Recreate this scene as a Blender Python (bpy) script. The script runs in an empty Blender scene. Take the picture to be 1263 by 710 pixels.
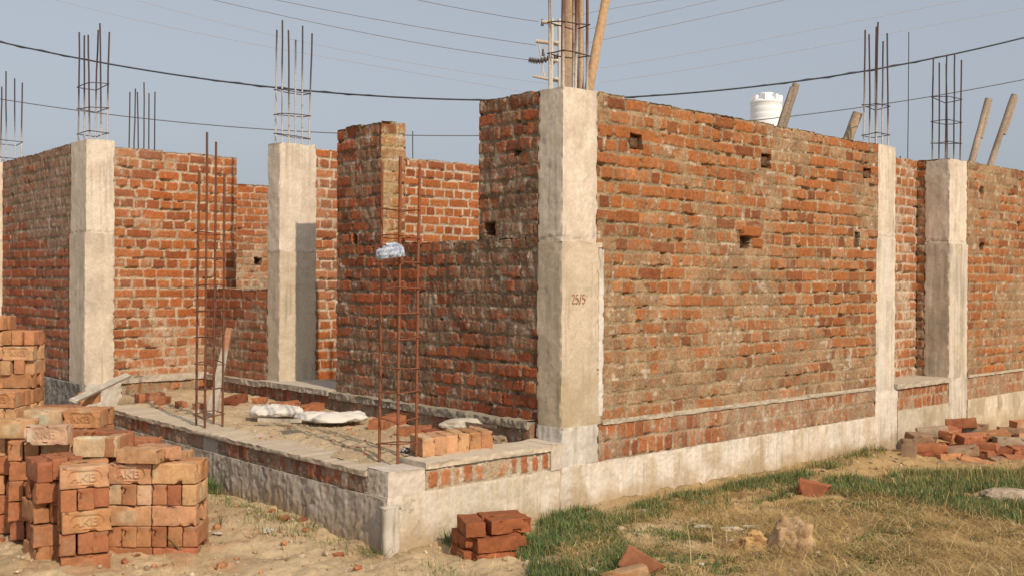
import bpy, math, random
import numpy as np
R = math.radians
np.seterr(over='ignore')
random.seed(7)
scene = bpy.context.scene
COL = scene.collection

# ------------------------------------------------------------------ camera frame (measured)
CAM = np.array([-4.59810555, -4.59542482, 1.43721348])
RIGHT = np.array([0.7403056844841434, -0.6722513724029479, 0.005058243056361508])
UP = np.array([-0.0005255986400313407, 0.006945343494477292, 0.999975742680698])
BACK = np.array([-0.6722701966222612, -0.7402903852584449, 0.004788342862562312])
FPX = 1279.056


def ray(px, py):
    return RIGHT * ((px - 631.5) / FPX) + UP * (-(py - 355.0) / FPX) - BACK


def at(px, py, d):
    return CAM + ray(px, py) * d


def onz(px, py, z):
    r = ray(px, py)
    return CAM + r * ((z - CAM[2]) / r[2])


# ------------------------------------------------------------------ numpy noise
def _h(ix, iy, iz, seed):
    h = (ix.astype(np.int64) * 374761393 + iy.astype(np.int64) * 668265263 + iz.astype(np.int64) * 2147483647 + seed * 1274126177) & 0xFFFFFFFF
    h = ((h ^ (h >> 13)) * 1274126177) & 0xFFFFFFFF
    h = ((h ^ (h >> 15)) * 2246822519) & 0xFFFFFFFF
    return ((h ^ (h >> 16)) & 0xFFFFFF) / float(0xFFFFFF)


def n2(x, y, seed=0):
    x = np.asarray(x, float); y = np.asarray(y, float)
    ix = np.floor(x); iy = np.floor(y); fx = x - ix; fy = y - iy
    fx = fx * fx * (3 - 2 * fx); fy = fy * fy * (3 - 2 * fy)
    z = np.zeros_like(ix)
    a = _h(ix, iy, z, seed); b = _h(ix + 1, iy, z, seed); c = _h(ix, iy + 1, z, seed); d = _h(ix + 1, iy + 1, z, seed)
    return (a * (1 - fx) + b * fx) * (1 - fy) + (c * (1 - fx) + d * fx) * fy


def n3(x, y, z, seed=0):
    ix = np.floor(x); iy = np.floor(y); iz = np.floor(z); fx = x - ix; fy = y - iy; fz = z - iz
    fx = fx * fx * (3 - 2 * fx); fy = fy * fy * (3 - 2 * fy); fz = fz * fz * (3 - 2 * fz)
    def L(k):
        return (_h(ix, iy, iz + k, seed) * (1 - fx) + _h(ix + 1, iy, iz + k, seed) * fx) * (1 - fy) + (_h(ix, iy + 1, iz + k, seed) * (1 - fx) + _h(ix + 1, iy + 1, iz + k, seed) * fx) * fy
    return L(0) * (1 - fz) + L(1) * fz


def fbm(x, y, seed=0, o=4):
    s = 0; a = .5; t = 0
    for k in range(o):
        s = s + a * n2(x * 2 ** k, y * 2 ** k, seed + k * 17); t += a; a *= .5
    return s / t


def sm(e0, e1, x):
    t = np.clip((x - e0) / (e1 - e0), 0, 1)
    return t * t * (3 - 2 * t)


def mixc(a, b, t):
    return a * (1 - t[..., None]) + b * t[..., None]


# ------------------------------------------------------------------ mesh buffer
class MB:
    def __init__(s):
        s.v = []; s.f = []; s.c = []; s.n = 0; s.flat_over = 1e9

    def add(s, v, f, c=None):
        v = np.asarray(v, float).reshape(-1, 3); f = np.asarray(f, int)
        if c is None: c = np.ones((len(v), 3)) * .5
        c = np.asarray(c, float)
        if c.ndim == 1: c = np.tile(c, (len(v), 1))
        s.v.append(v); s.c.append(c); s.f.append(f + s.n); s.n += len(v)

    def box(s, a, b, c=(.5, .5, .5)):
        x0, y0, z0 = a; x1, y1, z1 = b
        v = [(x0, y0, z0), (x1, y0, z0), (x1, y1, z0), (x0, y1, z0), (x0, y0, z1), (x1, y0, z1), (x1, y1, z1), (x0, y1, z1)]
        s.add(v, [(0, 3, 2, 1), (4, 5, 6, 7), (0, 1, 5, 4), (1, 2, 6, 5), (2, 3, 7, 6), (3, 0, 4, 7)], np.array(c, float))

    def tube(s, pts, r, n=8, c=(.5, .5, .5), cap=True):
        pts = np.asarray(pts, float); m = len(pts)
        rr = np.full(m, r) if np.isscalar(r) else np.asarray(r, float)
        t = np.gradient(pts, axis=0); t /= np.linalg.norm(t, axis=1)[:, None] + 1e-9
        ref = np.array([0, 0, 1.]) if abs(t[0][2]) < .8 else np.array([1., 0, 0])
        u = np.cross(t, ref); u /= np.linalg.norm(u, axis=1)[:, None] + 1e-9
        w = np.cross(t, u)
        a = np.linspace(0, 2 * np.pi, n, endpoint=False)
        ring = pts[:, None, :] + rr[:, None, None] * (np.cos(a)[None, :, None] * u[:, None, :] + np.sin(a)[None, :, None] * w[:, None, :])
        v = ring.reshape(-1, 3); f = []
        for i in range(m - 1):
            for k in range(n):
                k2 = (k + 1) % n
                f.append((i * n + k, (i + 1) * n + k, (i + 1) * n + k2, i * n + k2))
        s.add(v, f, c)
        if cap:
            for i, p in ((0, pts[0]), (m - 1, pts[-1])):
                vv = np.vstack([ring[i], p[None]])
                ff = [(k, (k + 1) % n, n) if i == 0 else ((k + 1) % n, k, n) for k in range(n)]
                s.add(vv, np.array([(a_, b_, c_, c_) for a_, b_, c_ in ff]), c)

    def mesh(s, name, mat, smooth=True):
        me = bpy.data.meshes.new(name)
        v = np.concatenate(s.v); c = np.concatenate(s.c)
        quads = [f for f in s.f if f.shape[1] == 4]; tris = [f for f in s.f if f.shape[1] == 3]
        q = np.concatenate(quads) if quads else np.zeros((0, 4), int)
        t = np.concatenate(tris) if tris else np.zeros((0, 3), int)
        if len(q):
            deg = q[:, 2] == q[:, 3]
            t = np.concatenate([t, q[deg][:, :3]]); q = q[~deg]
        li = np.concatenate([q.ravel(), t.ravel()])
        lt = np.concatenate([np.full(len(q), 4), np.full(len(t), 3)])
        ls = np.concatenate([[0], np.cumsum(lt)[:-1]])
        me.vertices.add(len(v)); me.vertices.foreach_set('co', v.ravel())
        me.loops.add(len(li)); me.loops.foreach_set('vertex_index', li.astype(np.int32))
        me.polygons.add(len(lt)); me.polygons.foreach_set('loop_start', ls.astype(np.int32)); me.polygons.foreach_set('loop_total', lt.astype(np.int32))
        sf = np.full(len(lt), smooth)
        if smooth and len(q):      # cliffs of the square holes stay crisp
            e1 = np.linalg.norm(v[q] - v[np.roll(q, 1, axis=1)], axis=2).max(1); sf[:len(q)] = e1 < s.flat_over
        me.polygons.foreach_set('use_smooth', sf)
        at_ = me.color_attributes.new('tone', 'FLOAT_COLOR', 'POINT')
        at_.data.foreach_set('color', np.concatenate([c, np.ones((len(c), 1))], 1).ravel())
        me.materials.append(mat)
        me.update(calc_edges=True); me.validate()
        return me


def link(name, me, parent=None, loc=None, rot=None):
    o = bpy.data.objects.new(name, me); COL.objects.link(o)
    if parent is not None: o.parent = parent
    if loc is not None: o.location = [float(a) for a in loc]
    if rot is not None: o.rotation_euler = [float(a) for a in rot]
    return o


def tag(o, label=None, cat=None, group=None, kind=None):
    if label: o['label'] = label
    if cat: o['category'] = cat
    if group: o['group'] = group
    if kind: o['kind'] = kind
    return o


def empty(name, loc, label, cat, group=None):
    o = bpy.data.objects.new(name, None); COL.objects.link(o); o.location = [float(a) for a in loc]
    o.empty_display_size = .1
    return tag(o, label, cat, group)


def grid_faces(nu, nv):
    i = np.arange(nu - 1); j = np.arange(nv - 1); I, J = np.meshgrid(i, j)
    a = (J * nu + I).ravel()
    return np.stack([a, a + 1, a + 1 + nu, a + nu], 1)


# ------------------------------------------------------------------ materials
def new_mat(name):
    m = bpy.data.materials.new(name); m.use_nodes = True
    nt = m.node_tree; b = nt.nodes['Principled BSDF']
    return m, nt, b


def tone_mat(name, rough=.9, bump=.4, bscale=120, nscale=60, namp=.35, spec=.2, objcol=False, two_sided_trans=0):
    """vertex tone x fine procedural noise, with a fine bump"""
    m, nt, b = new_mat(name); N = nt.nodes; L = nt.links
    at_ = N.new('ShaderNodeAttribute'); at_.attribute_name = 'tone'
    tc = N.new('ShaderNodeTexCoord'); src = tc.outputs['Object']
    no = N.new('ShaderNodeTexNoise'); no.inputs['Scale'].default_value = nscale; no.inputs['Detail'].default_value = 5; no.inputs['Roughness'].default_value = .65
    L.new(src, no.inputs['Vector'])
    mr = N.new('ShaderNodeMapRange'); mr.inputs[1].default_value = .25; mr.inputs[2].default_value = .75
    mr.inputs[3].default_value = 1 - namp; mr.inputs[4].default_value = 1 + namp
    L.new(no.outputs['Fac'], mr.inputs[0])
    vm = N.new('ShaderNodeVectorMath'); vm.operation = 'SCALE'
    L.new(at_.outputs['Color'], vm.inputs[0]); L.new(mr.outputs[0], vm.inputs['Scale'])
    out = vm.outputs[0]
    if objcol:
        oi = N.new('ShaderNodeObjectInfo'); v2 = N.new('ShaderNodeVectorMath'); v2.operation = 'MULTIPLY'
        L.new(out, v2.inputs[0]); L.new(oi.outputs['Color'], v2.inputs[1]); out = v2.outputs[0]
    L.new(out, b.inputs['Base Color'])
    b.inputs['Roughness'].default_value = rough
    b.inputs['Specular IOR Level'].default_value = spec
    if bump:
        nb = N.new('ShaderNodeTexNoise'); nb.inputs['Scale'].default_value = bscale; nb.inputs['Detail'].default_value = 6; nb.inputs['Roughness'].default_value = .7
        L.new(src, nb.inputs['Vector'])
        bp = N.new('ShaderNodeBump'); bp.inputs['Strength'].default_value = bump; bp.inputs['Distance'].default_value = .01
        L.new(nb.outputs['Fac'], bp.inputs['Height']); L.new(bp.outputs[0], b.inputs['Normal'])
    return m


M_WALL = tone_mat('brickwork', .93, .6, 120, 80, .42)
M_CONC = tone_mat('rough_concrete', .9, .4, 140, 60, .14)
M_SAND = tone_mat('sandy_soil', .97, .8, 60, 35, .22)
M_BRICK = tone_mat('fired_clay', .92, .5, 160, 50, .22, objcol=True)
M_STEEL = tone_mat('rusty_steel', .75, .3, 300, 90, .4, spec=.4)
M_WOOD = tone_mat('raw_timber', .85, .5, 90, 40, .3)
M_SACK = tone_mat('woven_sack', .7, .3, 350, 120, .08)
M_GRASS = tone_mat('grass_blades', .7, 0, 10, 4, .15)
M_PLAST = tone_mat('white_plastic', .5, 0, 10, 3, .03)
M_PAINT = tone_mat('red_marking_paint', .9, 0, 10, 90, .4)
M_WIRE = tone_mat('dark_cable', .6, 0, 10, 5, .1)
M_ROCK = tone_mat('rock', .95, .7, 60, 25, .3)

# ------------------------------------------------------------------ brick patterns
BR_WARM = dict(main=(.33, .118, .038), dark=(.20, .068, .028), pale=(.38, .175, .075))
BR_NEW = dict(main=(.345, .107, .032), dark=(.24, .068, .024), pale=(.39, .145, .052))


class Pat:
    def __init__(s, seed, z0, ch=.0925, bond='english', u0=-12, u1=14, gap=.014, smear=.3, pal=BR_WARM,
                 mort=(.40, .33, .235), mort2=(.28, .22, .15), off=.004, holes=(), proud=(), first=0, rec=.009, warp=.006, mvar=1.0, smear_lo=None, rag=0.0):
        s.__dict__.update(seed=seed, z0=z0, ch=ch, gap=gap, smear=smear, pal=pal, mort=np.array(mort), mort2=np.array(mort2), holes=holes, proud=proud, rec=rec, warp=warp, smear_lo=smear_lo, rag=rag)
        rg = np.random.RandomState(seed); s.courses = []
        for i in range(60):
            if bond == 'english': w = .243 if (i + first) % 2 == 0 else .1225
            elif bond == 'stretcher': w = .243
            elif bond == 'edge': w = .088
            elif bond == 'mixed': w = .243 if rg.rand() < .5 else .1225
            n = int((u1 - u0) / w) + 2
            ww = w * (1 + rg.normal(0, .05, n))
            if bond in ('english', 'mixed') and w > .2:
                k = rg.rand(n) < .12 * mvar
                ww = np.where(k, ww * .5, ww)
            e = u0 + rg.rand() * w + np.concatenate([[0], np.cumsum(ww)])
            n = len(ww)
            s.courses.append(dict(e=e, off=np.clip(rg.normal(0, off, n), -.02, .02) + (rg.rand(n) < .04) * rg.uniform(.006, .014, n) * (off > .003), r=rg.rand(n), r2=rg.rand(n), tx=rg.normal(0, .02, n),
                                  gz=rg.uniform(.7, 1.5, n) * gap, gu=rg.uniform(.5, 1.5, n) * gap, dz=rg.normal(0, .0025, n), tilt=rg.normal(0, .012, n)))

    def bed(s, z):
        t = np.mod((z - s.z0), s.ch)
        return sm(s.gap * .3, s.gap * .8, np.minimum(t, s.ch - t))

    def top(s, u, z):
        i = int(np.clip(round((z - s.z0) / s.ch) - 1, 0, 58)); C = s.courses[i]
        k = np.clip(np.searchsorted(C['e'], u) - 1, 0, len(C['r']) - 1)
        d = np.minimum(u - C['e'][k], C['e'][k + 1] - u)
        return (C['r'][k] - .6) * .012 - (1 - sm(.003, .01, d)) * .022 + (n2(u * 30, u * 0, 5) - .5) * .006

    def ev(s, u, z, du=0.0):
        sd = s.seed
        up = u + (n2(u * 45, z * 45, sd) - .5) * 2 * s.warp + (n2(u * 130, z * 130, sd + 1) - .5) * s.warp
        zp = z + (n2(u * 45, z * 45, sd + 2) - .5) * 2 * s.warp + (n2(u * 130, z * 130, sd + 3) - .5) * s.warp + (n2(u * 1.3, z * .8, sd + 4) - .5) * .014
        ci = np.clip(np.floor((zp - s.z0) / s.ch), 0, 59).astype(int)
        vj = np.zeros(u.shape); m = np.zeros(u.shape); off = np.zeros(u.shape); r = np.zeros(u.shape); r2 = np.zeros(u.shape); edge = np.zeros(u.shape)
        for i in np.unique(ci):
            C = s.courses[i]; k = ci == i
            uu = up[k]; zz = zp[k] - s.z0 - i * s.ch
            b = np.clip(np.searchsorted(C['e'], uu) - 1, 0, len(C['r']) - 1)
            zz = zz + C['dz'][b] + C['tilt'][b] * (uu - C['e'][b] - .06)
            d1 = np.minimum(uu - C['e'][b], C['e'][b + 1] - uu) - C['gu'][b] * .5
            d2 = np.minimum(zz, s.ch - zz) - C['gz'][b] * .5
            q = np.minimum(d1, d2)
            rr = .006; cx = np.clip(rr - d1, 0, None); cy = np.clip(rr - d2, 0, None)
            q = np.where((cx > 0) & (cy > 0), rr - np.hypot(cx, cy), q)
            m[k] = q; vj[k] = (d1 < d2); r[k] = C['r'][b]; r2[k] = C['r2'][b]
            off[k] = C['off'][b] + C['tx'][b] * np.clip(uu - (C['e'][b] + C['e'][b + 1]) / 2, -.1, .1)
        brick = sm(-.001, .004, m)
        rad = np.clip(m, 0, .008) / .008
        sl = fbm(u * 5.5, z * 5.5, sd + 9, 4)
        s2 = fbm(u * 26 + 3, z * 15, sd + 19, 3)
        s3 = fbm(u * 1.1, z * 1.4, sd + 29, 2)
        am = s.smear
        if s.smear_lo is not None:
            zl, a2 = s.smear_lo
            am = s.smear + (a2 - s.smear) * sm(zl + .3, zl - .3, z + (n2(u * 2, z, 4) - .5) * .5)
        v = .5 * sl + .32 * s2 + .34 * (s3 - .3) + .10 * (r2 - .5)
        sme = sm(.70 - am * .48, .80 - am * .46, v + .03)
        fine = n2(u * 170, z * 170, sd + 40); f2 = n2(u * 70, z * 70, sd + 41)
        h_m = -s.rec * (1 - .55 * vj) + (f2 - .5) * .006 + (fbm(u * 22, z * 22, sd + 6, 3) - .5) * .016
        h_b = off - (1 - rad) * .004 + (fine - .5) * .0016 + (f2 - .5) * .002
        h_s = np.maximum(h_b * .5, -.001) - .001 + (s2 - .5) * .016 + (fine - .5) * .004
        h = h_m * (1 - brick) + h_b * brick
        h = h * (1 - sme) + np.where(brick > .5, h_s, np.maximum(h, h_s - .004)) * sme
        void = sm(.70, .80, n2(u * 16 + 3.1, z * 34, sd + 90) * .75 + n2(u * 3, z * 3, sd + 91) * .3) * (1 - brick) * (1 - .85 * sme) * (1 - .5 * vj)
        h = h - void * .028
        pit = sm(.86, .93, n2(u * 48, z * 60, sd + 92)); h = h - pit * .006 * (1 - .5 * brick)
        P = s.pal
        cb = mixc(np.array(P['main'])[None], np.array(P['dark'])[None], sm(.55, .95, r))
        cb = mixc(cb, np.array(P['pale'])[None], sm(.55, 1.0, r2) * .8)
        cb = cb * (.70 + .60 * fbm(u * 60, z * 60, sd + 50, 3))[..., None] * (.86 + .28 * n2(r * 900, r2 * 700, 8))[..., None]
        cm = mixc(s.mort[None], s.mort2[None], sm(.35, .65, fbm(u * 9, z * 9, sd + 60, 3)))
        cm = cm * (.80 + .4 * fine)[..., None]
        cm = mixc(cm, np.array((.50, .45, .37))[None], sm(.80, .88, n2(u * 21, z * 26, sd + 62)) * .7)
        a = brick * (1 - sme * (.40 + .45 * sm(.35, .6, n2(u * 60, z * 35, sd + 70))))
        # a thin film of mortar dust rubbed over everything
        film = .18 * sm(.35, .7, s3) + .22 * am * sm(.3, .7, sl)
        c = mixc(cm, cb, a * (1 - film))
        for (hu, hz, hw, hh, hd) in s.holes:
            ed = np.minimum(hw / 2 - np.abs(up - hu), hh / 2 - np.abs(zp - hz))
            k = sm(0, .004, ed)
            h = h * (1 - k) - hd * k; c = mixc(c, np.array((.13, .075, .042))[None] * (.7 + .6 * fine)[..., None], k)  # hole insides coloured dark brown to deepen the shade in them
        for (hu, hz, hw, hh, hd) in s.proud:
            ed = np.minimum(hw / 2 - np.abs(u - hu), hh / 2 - np.abs(z - hz))
            k = sm(0, .004, ed); h = h * (1 - k) + hd * k
            c = mixc(c, np.tile(np.array(P['main']) * (.9 + .2 * fine)[..., None], 1) if False else np.array(P['main'])[None] * (.85 + .3 * fine)[..., None], k)
        return h, c


class Conc:
    """cast concrete: form streaks, lift joints, stains of poured slurry"""
    def __init__(s, seed, lifts=(), base=(.50, .455, .39), stain=(.38, .335, .265), rough=.002, streak=.2, stain_amt=.5, warm_lo=None, cracks=0, white=0, topamp=.007):
        s.__dict__.update(topamp=topamp, seed=seed, lifts=lifts, base=np.array(base), stain=np.array(stain), rough=rough, streak=streak, stain_amt=stain_amt, warm_lo=warm_lo, cracks=cracks, white=white)

    def bed(s, z):
        return 1 - .6 * sm(.55, .85, n2(z * 34, z * 0 + s.seed, 7)) - .25 * n2(z * 11, z * 0, s.seed)

    def top(s, u, z):
        return (n2(u * 20, u * 0 + z, s.seed) - .5) * s.topamp + (n2(u * 3, u * 0 + z, s.seed) - .5) * s.topamp

    def ev(s, u, z, du=0):
        sd = s.seed
        f1 = fbm(u * 7, z * 5, sd, 4); f2 = fbm(u * 60, z * 60, sd + 5, 3); st = fbm(u * 38, z * 2.2, sd + 8, 3)
        h = (f1 - .5) * s.rough * 4 + (f2 - .5) * s.rough * 2 + (st - .5) * s.rough * 2.5 * s.streak * 3
        c = mixc(s.base[None], s.stain[None], sm(.45, .72, f1) * s.stain_amt)
        c = c * (1 + (st - .5) * 1.0 * s.streak)[..., None]
        c = c * (.86 + .28 * f2)[..., None]
        fs = sm(.58, .78, fbm(u * 75, z * 1.6 + 5, sd + 88, 3)) * sm(.35, .6, fbm(u * 5, z * 3, sd + 89, 2))
        c = c * (1 - fs * (.18 + .35 * s.streak))[..., None]
        bl = sm(.56, .62, fbm(u * 3.1 + 4, z * 4.1, sd + 93, 4)); c = mixc(c, s.stain[None] * .92, bl * .35 * s.stain_amt)
        if s.white:
            k = sm(.52, .66, fbm(u * 24 + 9, z * 1.7, sd + 77, 3)) * s.white
            c = mixc(c, np.array((.62, .59, .54))[None], k)
        if s.warm_lo:
            k = sm(s.warm_lo[0] + .05, s.warm_lo[0] - .05, z) * s.warm_lo[1] * sm(.3, .6, fbm(u * 6, z * 3, sd + 31, 3) + .12)
            c = mixc(c, np.array((.40, .32, .20))[None], k)
        # soil splashed over the foot of the concrete
        sp = sm(.16, -.02, z + (fbm(u * 7, z * 7, sd + 95, 3) - .5) * .22); c = mixc(c, np.array((.36, .27, .16))[None], sp * .75)
        for zl in s.lifts:
            d = z - zl - (n2(u * 30, z * 0, sd + 3) - .5) * .02
            g = np.exp(-(d / .005) ** 2); rg = np.exp(-(d / .03) ** 2)
            h = h - g * .007 + rg * (n2(u * 70, z * 70, sd + 4) - .4) * .012
            c = c * (1 - g * .3)[..., None]
        # bug holes
        b = sm(.93, .97, n2(u * 75, z * 75, sd + 12)); h = h - b * .005
        if s.cracks:
            q = np.abs(fbm(u * 3.5 + .6 * f1, z * 3.0, sd + 15, 4) - .5); cr = sm(.012, .0, q)
            lum = fbm(u * 13, z * 13, sd + 21, 4)
            h = h - cr * .02 * s.cracks + (lum - .5) * .030 * s.cracks + (fbm(u * 40, z * 40, sd + 22, 3) - .5) * .022 * s.cracks
            c = c * (1 - cr * .25)[..., None]
        return h, c


def wallbox(mb, x0, x1, y0, y1, z0, z1, pat, res, main, hid=.025, top=True, mort=None, toppat=True):
    """closed wall block; faces named in `main` get the fine relief"""
    P = {'-y': ((x0, y0), (1, 0), x1 - x0), '+y': ((x1, y1), (-1, 0), x1 - x0), '-x': ((x0, y1), (0, -1), y1 - y0), '+x': ((x1, y0), (0, 1), y1 - y0)}
    for nm, (p0, U, W) in P.items():
        rs = res if nm in main else hid
        p = pat[nm] if isinstance(pat, dict) else pat
        nu = max(3, int(round(W / rs)) + 1); nv = max(3, int(round((z1 - z0) / rs)) + 1)
        uu = np.linspace(0, W, nu); vv = np.linspace(z0, z1, nv)
        Ug, Zg = np.meshgrid(uu, vv)
        X = p0[0] + U[0] * Ug; Y = p0[1] + U[1] * Ug
        wu = (X + 7.3 * 0) if U[0] else (Y + 3.7)
        h, c = p.ev(wu, Zg)
        hb = -(1 - p.bed(Zg)) * .010
        h[:, 0] = hb[:, 0]; h[:, -1] = hb[:, -1]
        h[-1, :] = 0; h[0, :] = np.minimum(h[0, :], 0)
        Nn = (U[1], -U[0])
        X = X + Nn[0] * h; Y = Y + Nn[1] * h
        X[:, 0] += -U[0] * hb[:, 0] * -1 * -1 * -1 if False else 0
        # corners pull in along both normals so bed joints notch the silhouette
        X[:, 0] -= U[0] * hb[:, 0]; Y[:, 0] -= U[1] * hb[:, 0]
        X[:, -1] += U[0] * hb[:, -1]; Y[:, -1] += U[1] * hb[:, -1]
        Z = Zg.copy()
        ramp = sm(z1 - .04, z1, Zg)
        if toppat: Z = Z + ramp * p.top(wu, z1)
        V = np.stack([X, Y, Z], -1).reshape(-1, 3)
        w = np.stack([n3(V[:, 0] * 14, V[:, 1] * 14, V[:, 2] * 14, 91 + k) - .5 for k in range(3)], 1) * .006
        if rs > .02: pass
        mb.add(V + w, grid_faces(nu, nv), c.reshape(-1, 3))
    if top:
        alongx = (x1 - x0) > (y1 - y0)
        p = pat if not isinstance(pat, dict) else pat['-y' if alongx else '-x']
        L = (x1 - x0) if alongx else (y1 - y0); T = (y1 - y0) if alongx else (x1 - x0)
        n = max(3, int(L / .012)); k = max(4, int(T / .03))
        a, b = np.meshgrid(np.linspace(0, 1, n), np.linspace(0, 1, k))
        X = x0 + (x1 - x0) * (a if alongx else b); Y = y0 + (y1 - y0) * (b if alongx else a)
        Z = np.full(X.shape, z1)
        if toppat: Z = Z + p.top(X if alongx else Y + 3.7, z1)
        V = np.stack([X, Y, Z], -1).reshape(-1, 3)
        w = np.stack([n3(V[:, 0] * 14, V[:, 1] * 14, V[:, 2] * 14, 91 + q) - .5 for q in range(3)], 1) * .006
        if isinstance(p, Pat):
            cc = mixc(p.mort[None], np.array(p.pal['main'])[None], sm(.4, .6, n2(X * 9, Y * 9, 3))).reshape(-1, 3)
        else:
            cc = np.tile(p.base, (len(V), 1)) * (.85 + .3 * fbm(V[:, 0] * 20, V[:, 1] * 20, 3))[:, None]
        F = grid_faces(n, k)
        mb.add(V + w, F if alongx else F[:, ::-1], cc)


Z0 = .53; ZT = .53 + 23 * .0925      # 2.6575
TOP = 2.672
CH = (TOP - Z0) / 23.0


def brick_wall(name, label, boxes, pat, res, main, cat='wall', group=None, kw=None):
    mb = MB()
    for b in boxes:
        wallbox(mb, *b[:6], pat, b[7] if len(b) > 7 else res, b[6] if len(b) > 6 and b[6] else main)
    mb.flat_over = .045
    o = link(name, mb.mesh(name, M_WALL))
    return tag(o, label, cat, group)


# --- right (sunlit) street wall, left of the recess
wr_pat = Pat(11, Z0, CH, smear=.46, warp=.0045, gap=.017, off=.004, rec=.008, mort=(.35, .265, .165), mort2=(.26, .195, .12),
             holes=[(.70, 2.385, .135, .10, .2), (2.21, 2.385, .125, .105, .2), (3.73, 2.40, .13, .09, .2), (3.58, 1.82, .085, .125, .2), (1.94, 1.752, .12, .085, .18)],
             proud=[(2.0, 1.835, .23, .078, .028), (2.085, 1.752, .13, .072, .018)], smear_lo=(1.55, .50))
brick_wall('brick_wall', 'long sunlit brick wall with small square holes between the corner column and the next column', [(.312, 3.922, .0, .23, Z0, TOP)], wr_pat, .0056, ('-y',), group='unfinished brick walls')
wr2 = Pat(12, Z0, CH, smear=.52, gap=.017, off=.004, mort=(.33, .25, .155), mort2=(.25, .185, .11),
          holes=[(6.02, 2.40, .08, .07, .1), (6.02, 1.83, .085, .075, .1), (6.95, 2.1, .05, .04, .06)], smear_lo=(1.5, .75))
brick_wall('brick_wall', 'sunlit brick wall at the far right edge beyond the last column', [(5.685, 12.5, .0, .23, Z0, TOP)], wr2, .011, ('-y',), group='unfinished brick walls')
rec = Pat(13, Z0, CH, smear=.40, gap=.02, off=.003, mort=(.48, .40, .30), mort2=(.36, .28, .20), bond='mixed')
brick_wall('brick_wall', 'narrow strip of brick wall set back in the recess between two right columns', [(4.22, 5.34, .33, .56, Z0, TOP)], rec, .011, ('-y',), group='unfinished brick walls')
brick_wall('brick_wall', 'dark shaded brick return beside the last column in the recess', [(5.30, 5.53, .25, .327, Z0, TOP)], Pat(14, Z0, CH, smear=.5), .012, ('-x',), group='unfinished brick walls')

# --- left (shaded) wall with the window opening and the pier
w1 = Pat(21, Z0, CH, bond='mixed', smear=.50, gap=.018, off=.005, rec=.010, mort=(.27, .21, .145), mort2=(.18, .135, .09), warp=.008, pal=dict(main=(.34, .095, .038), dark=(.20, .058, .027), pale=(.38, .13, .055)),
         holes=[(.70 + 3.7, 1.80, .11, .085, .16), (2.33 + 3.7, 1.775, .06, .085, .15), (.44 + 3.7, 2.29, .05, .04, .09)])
jamb = Pat(22, Z0, CH, smear=.30, gap=.014, off=.002, bond='stretcher')
jamb2 = Pat(23, Z0, CH, smear=.45, gap=.014, off=.002, mort=(.42, .33, .2), mort2=(.38, .28, .16))
pp = {'-x': w1, '+x': Pat(24, Z0, CH, smear=.3), '-y': jamb2, '+y': jamb}
ZS = Z0 + 13 * CH - .01
mbw = MB(); mbw.flat_over = .045
wallbox(mbw, 0, .23, .222, 2.583, Z0, ZS, pp, .006, ('-x',))
wallbox(mbw, 0, .23, .222, .811, ZS, TOP, pp, .006, ('-x',))
wallbox(mbw, 0, .23, 1.965, 2.583, ZS, TOP, pp, .0065, ('-x', '-y'))
tag(link('brick_wall', mbw.mesh('brick_wall', M_WALL)), 'shaded rough brick wall with a window gap and a tall brick pier, behind the nearest cage', 'wall', 'unfinished brick walls')

# --- wall in line with the middle column, seen through the door and window openings
w5 = Pat(31, Z0, CH, smear=.06, gap=.015, off=.0015, pal=BR_NEW, mort=(.50, .43, .33), mort2=(.42, .35, .26), warp=.0035, rec=.006)
brick_wall('brick_wall', 'neat sunlit brick wall with pale joints seen above the window gap and through the door opening', [(.37, 5.2, 3.72, 3.95, Z0, TOP)], w5, .010, ('-y',), group='unfinished brick walls')
# --- low wall under the second window opening
w2 = Pat(41, Z0, CH, smear=.25, bond='stretcher', gap=.014, off=.003, pal=dict(main=(.33, .10, .045), dark=(.22, .065, .03), pale=(.40, .14, .06)))
brick_wall('brick_wall', 'low shaded brick wall under a window gap left of the middle column', [(.0, .23, 3.72, 4.9, Z0, Z0 + 9 * CH)], w2, .010, ('-x',), group='unfinished brick walls')
# --- wall right of the far column
w3 = Pat(51, Z0, CH, smear=.22, gap=.016, off=.002, pal=BR_NEW, mort=(.45, .36, .26), mort2=(.36, .28, .19), warp=.005, rec=.007, smear_lo=(1.2, .3))
brick_wall('brick_wall', 'bright orange brick wall between the left column and the low wall, behind the far cage', [(-1.01, .325, 4.92, 5.15, Z0, TOP)], w3, .009, ('-y', '+x'), group='unfinished brick walls')
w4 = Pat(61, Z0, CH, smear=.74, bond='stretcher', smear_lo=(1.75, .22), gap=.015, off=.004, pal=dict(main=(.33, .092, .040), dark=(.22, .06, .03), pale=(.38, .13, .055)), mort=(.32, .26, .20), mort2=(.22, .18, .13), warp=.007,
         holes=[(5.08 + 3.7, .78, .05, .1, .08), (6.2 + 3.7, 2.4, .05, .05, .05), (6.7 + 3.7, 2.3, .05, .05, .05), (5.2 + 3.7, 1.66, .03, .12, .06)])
brick_wall('brick_wall', 'shaded brown brick wall at the left edge, running back from the left column', [(-1.25, -1.02, 5.03, 7.02, Z0, TOP)], w4, .010, ('-x',), group='unfinished brick walls')
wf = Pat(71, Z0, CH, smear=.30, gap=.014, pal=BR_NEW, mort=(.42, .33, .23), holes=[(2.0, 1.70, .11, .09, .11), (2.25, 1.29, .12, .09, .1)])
brick_wall('brick_wall', 'distant brick wall seen in the narrow gap left of the middle column', [(.6, 4.4, 7.57, 7.8, Z0, TOP + .02)], wf, .012, ('-y',), group='unfinished brick walls')

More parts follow.
